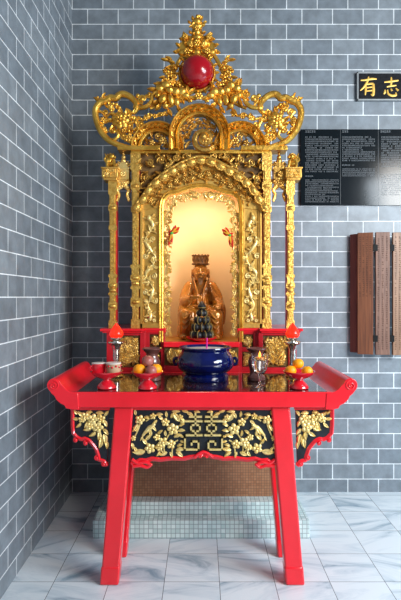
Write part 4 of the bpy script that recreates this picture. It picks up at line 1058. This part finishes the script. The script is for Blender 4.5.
# ------------------------------------------------------------ wall plaque
WD = D-.02
def Wp(px, py, dy=0): return P(px, py, WD, dy)
pq = thing('calligraphy_plaque', 'small black stone plaque with gold brushed characters high on the right wall', 'plaque', Wp(379, 87))
x0, x1, z0, z1 = X(358, WD), X(404, WD), Z(99.5, WD), Z(73.5, WD)
MB().bx(x0, x1, WD-.004, D-.001, z0, z1).build('plaque_board', GRAN, pq, False)
b = MB()
for (a0, a1, c0, c1) in ((x0-.01, x1+.01, z1-.002, z1+.010), (x0-.01, x1+.01, z0-.010, z0+.002), (x0-.010, x0+.002, z0-.01, z1+.01), (x1-.002, x1+.010, z0-.01, z1+.01)): b.bx(a0, a1, WD-.010, D-.001, c0, c1)
b.build('plaque_frame', PAINTG, pq, False, .002)
def brush(strokes, ox, oy, sc, name):
    g = MB()
    for st_ in strokes:
        p3 = cat([Wp(ox+a*sc, oy+c_*sc, -.006) for a, c_, _ in st_], 6); n3 = len(p3); ws = []
        for i in range(n3):
            u = i/(n3-1)*(len(st_)-1); j = min(int(u), len(st_)-2); ws.append((st_[j][2]+(st_[j+1][2]-st_[j][2])*(u-j))*1.3*sc*WD/F)
        g.tube(p3, ws, 8, .35)
    return g.build(name, GOLDT, pq)
brush([[(1,3.6,.5),(6,3.3,.7),(12,2.2,.9),(17,2.4,.4)],[(9,0,.4),(7.5,5,.9),(4.5,10,.8),(.5,14,.3)],[(6,8,.6),(6,13,.9),(5.5,18.5,.4)],[(6,7.8,.6),(11,7,.8),(13.5,7.2,1.0)],[(13.5,7,.9),(13.8,13,1.1),(13.2,18.2,1.1),(11,17.5,.3)],[(7,11,.5),(12.5,10.3,.6)],[(7,14.3,.5),(12.5,13.7,.6)]], 359.5, 77, 1.0, 'character')
brush([[(1,5,.5),(8,4.2,.8),(15,3.2,.6)],[(8,0,.5),(8,4.5,.9),(7.6,9,.6)],[(3.5,9.6,.5),(8,8.8,.7),(13,8.2,.5)],[(1.8,12.5,.4),(1.6,15,.9),(.6,17,.4)],[(4.2,12.6,.5),(5,16.5,.8),(8.5,18.4,.9),(12.5,17.8,1.0),(12.4,15.2,.3)],[(7.6,11.5,.4),(8.8,13.8,.9)],[(12.6,11,.4),(15,13.6,1.0)]], 383, 77.5, 1.0, 'character')

# ------------------------------------------------------------ black information panel
ip = thing('information_panel', 'long glossy black panel of small printed text on the right wall', 'panel', Wp(360, 168))
x0, x1, z0, z1 = X(300.5, WD), X(412, WD), Z(205.5, WD), Z(129.5, WD)
MB().bx(x0, x1, WD-.006, D-.001, z0, z1).build('panel_board', PANEL, ip, False, .0015)
def textblock(name, xa, xb, ya, yb, rows, seed, g=None, fill=1.0):
    rd = random.Random(seed); g = MB(); h_ = (yb-ya)/rows
    for r_ in range(rows):
        y_ = ya+r_*h_; x_ = xa; end = xb if rd.random() < .8 else xa+(xb-xa)*rd.uniform(.4, .95)
        while x_ < end-.8:
            wch = h_*.62; 
            if rd.random() < .9:
                a0, a1 = X(x_, WD), X(x_+wch*.8, WD); t0, t1 = Z(y_+h_*.72, WD), Z(y_+h_*.08, WD)
                yy = WD-.0065
                for q in range(2):
                    zz = t0+(t1-t0)*(.15+.6*q+rd.uniform(-.05, .1)); g.bx(a0, a1, yy-.0006, yy, zz, zz+(t1-t0)*.15)
                xx_ = a0+(a1-a0)*rd.uniform(.1, .7); g.bx(xx_, xx_+(a1-a0)*.18, yy-.0006, yy, t0, t1)
            x_ += wch
    return g.build(name, TXT, ip, False)
for seed, (xa, xb, ya, yb, rows) in enumerate(((305,338.5,136.5,173,17),(305,338.5,179.5,203,13),(342,375,136.5,162,12),(342,375,168.5,177,5),(381,411,136.5,168,14),(381,411,174,196,11))):
    textblock('text_block', xa, xb, ya, yb, rows, seed)
for seed, (xa, xb, ya) in enumerate(((305,316,130.5),(342,349,130.5),(380,391,130.5),(305,313,175.5),(342,355,164.5))):
    textblock('text_heading', xa, xb, ya, ya+(3.4 if ya < 140 else 2.2), 1, 40+seed)
b = MB()
for a in (340.3, 378): b.bx(X(a, WD)-.0012, X(a, WD)+.0012, WD-.0068, WD-.0055, z0+.006, z1-.006)
b.build('panel_divider', simple('dark_grey_line', (.06, .07, .08), None, .4), ip, False)

# ------------------------------------------------------------ wooden slip scroll
bs = thing('wooden_slip_scroll', 'curved wooden slip book of engraved upright planks hung on the right wall', 'wall hanging', P(380, 294, D-.08))
def plank(xa, xb, ya, yb, dF, rot, mat, name='plank'):
    xm = (X(xa, dF)+X(xb, dF))/2; w_ = X(xb, dF)-X(xa, dF); z0, z1 = Z(yb, dF), Z(ya, dF)
    R = Matrix.Rotation(rot, 3, 'Z')
    return MB().box((xm, dF+.016, (z0+z1)/2), (w_/max(.5, math.cos(rot)), .026, z1-z0), R).build(name, mat, bs, False, .003), xm, dF, z0, z1, w_, R
specs = ((352.6,357.6,234,352.5,3.945,-.95,WOOD_R),(358.6,373.2,232.5,354.5,3.895,-.25,WOOD_O),(376.2,390,232,355,3.88,-.08,WOOD_B),(393,407,232.3,355.3,3.885,.05,WOOD_L))
for i, sp_ in enumerate(specs):
    o, xm, dF, z0, z1, w_, R = plank(*sp_)
    if i == 0: continue
    g = MB(); rd = random.Random(50+i); cols = 3 if i > 1 else 4
    for c_ in range(cols):
        u = (c_+.7)/(cols+.4)-.5; z_ = z1-.03-(.25 if False else 0)
        zend = z0+.05 if i > 1 else z0+.28*1.6
        while z_ > zend:
            h_ = .013
            if rd.random() < .92:
                for q in range(3):
                    off = R @ Vector((u*w_+rd.uniform(-.004, .001), -.0134, 0))
                    g.box(Vector((xm, dF+.016, z_-h_*rd.uniform(.1, .8)))+off, (w_*.13*rd.uniform(.5, 1.1), .0012, .0018), R)
                off = R @ Vector((u*w_+rd.uniform(-.004, .004), -.0134, 0)); g.box(Vector((xm, dF+.016, z_-h_*.5))+off, (.0018, .0012, h_*.8), R)
            z_ -= h_*1.25
    g.build('engraved_text', ENGR, o, False)
b = MB()
for py_ in (248, 338.5):
    b.bx(X(372.4, 3.9), X(377, 3.9), 3.882, 3.925, Z(py_+3.2, 3.9), Z(py_-3.2, 3.9)).bx(X(389.4, 3.9), X(393.6, 3.9), 3.882, 3.925, Z(py_+3.2, 3.9), Z(py_-3.2, 3.9))
    b.bx(X(360, 3.93), X(405, 3.93), 3.923, 3.932, Z(py_+1.5, 3.93), Z(py_-1.5, 3.93))
    b.bx(X(365, 3.93), X(369, 3.93), 3.93, D-.001, Z(py_+2, 3.93), Z(py_-2, 3.93)).bx(X(398, 3.93), X(402, 3.93), 3.93, D-.001, Z(py_+2, 3.93), Z(py_-2, 3.93))
b.build('iron_bracket', IRON, bs, False)
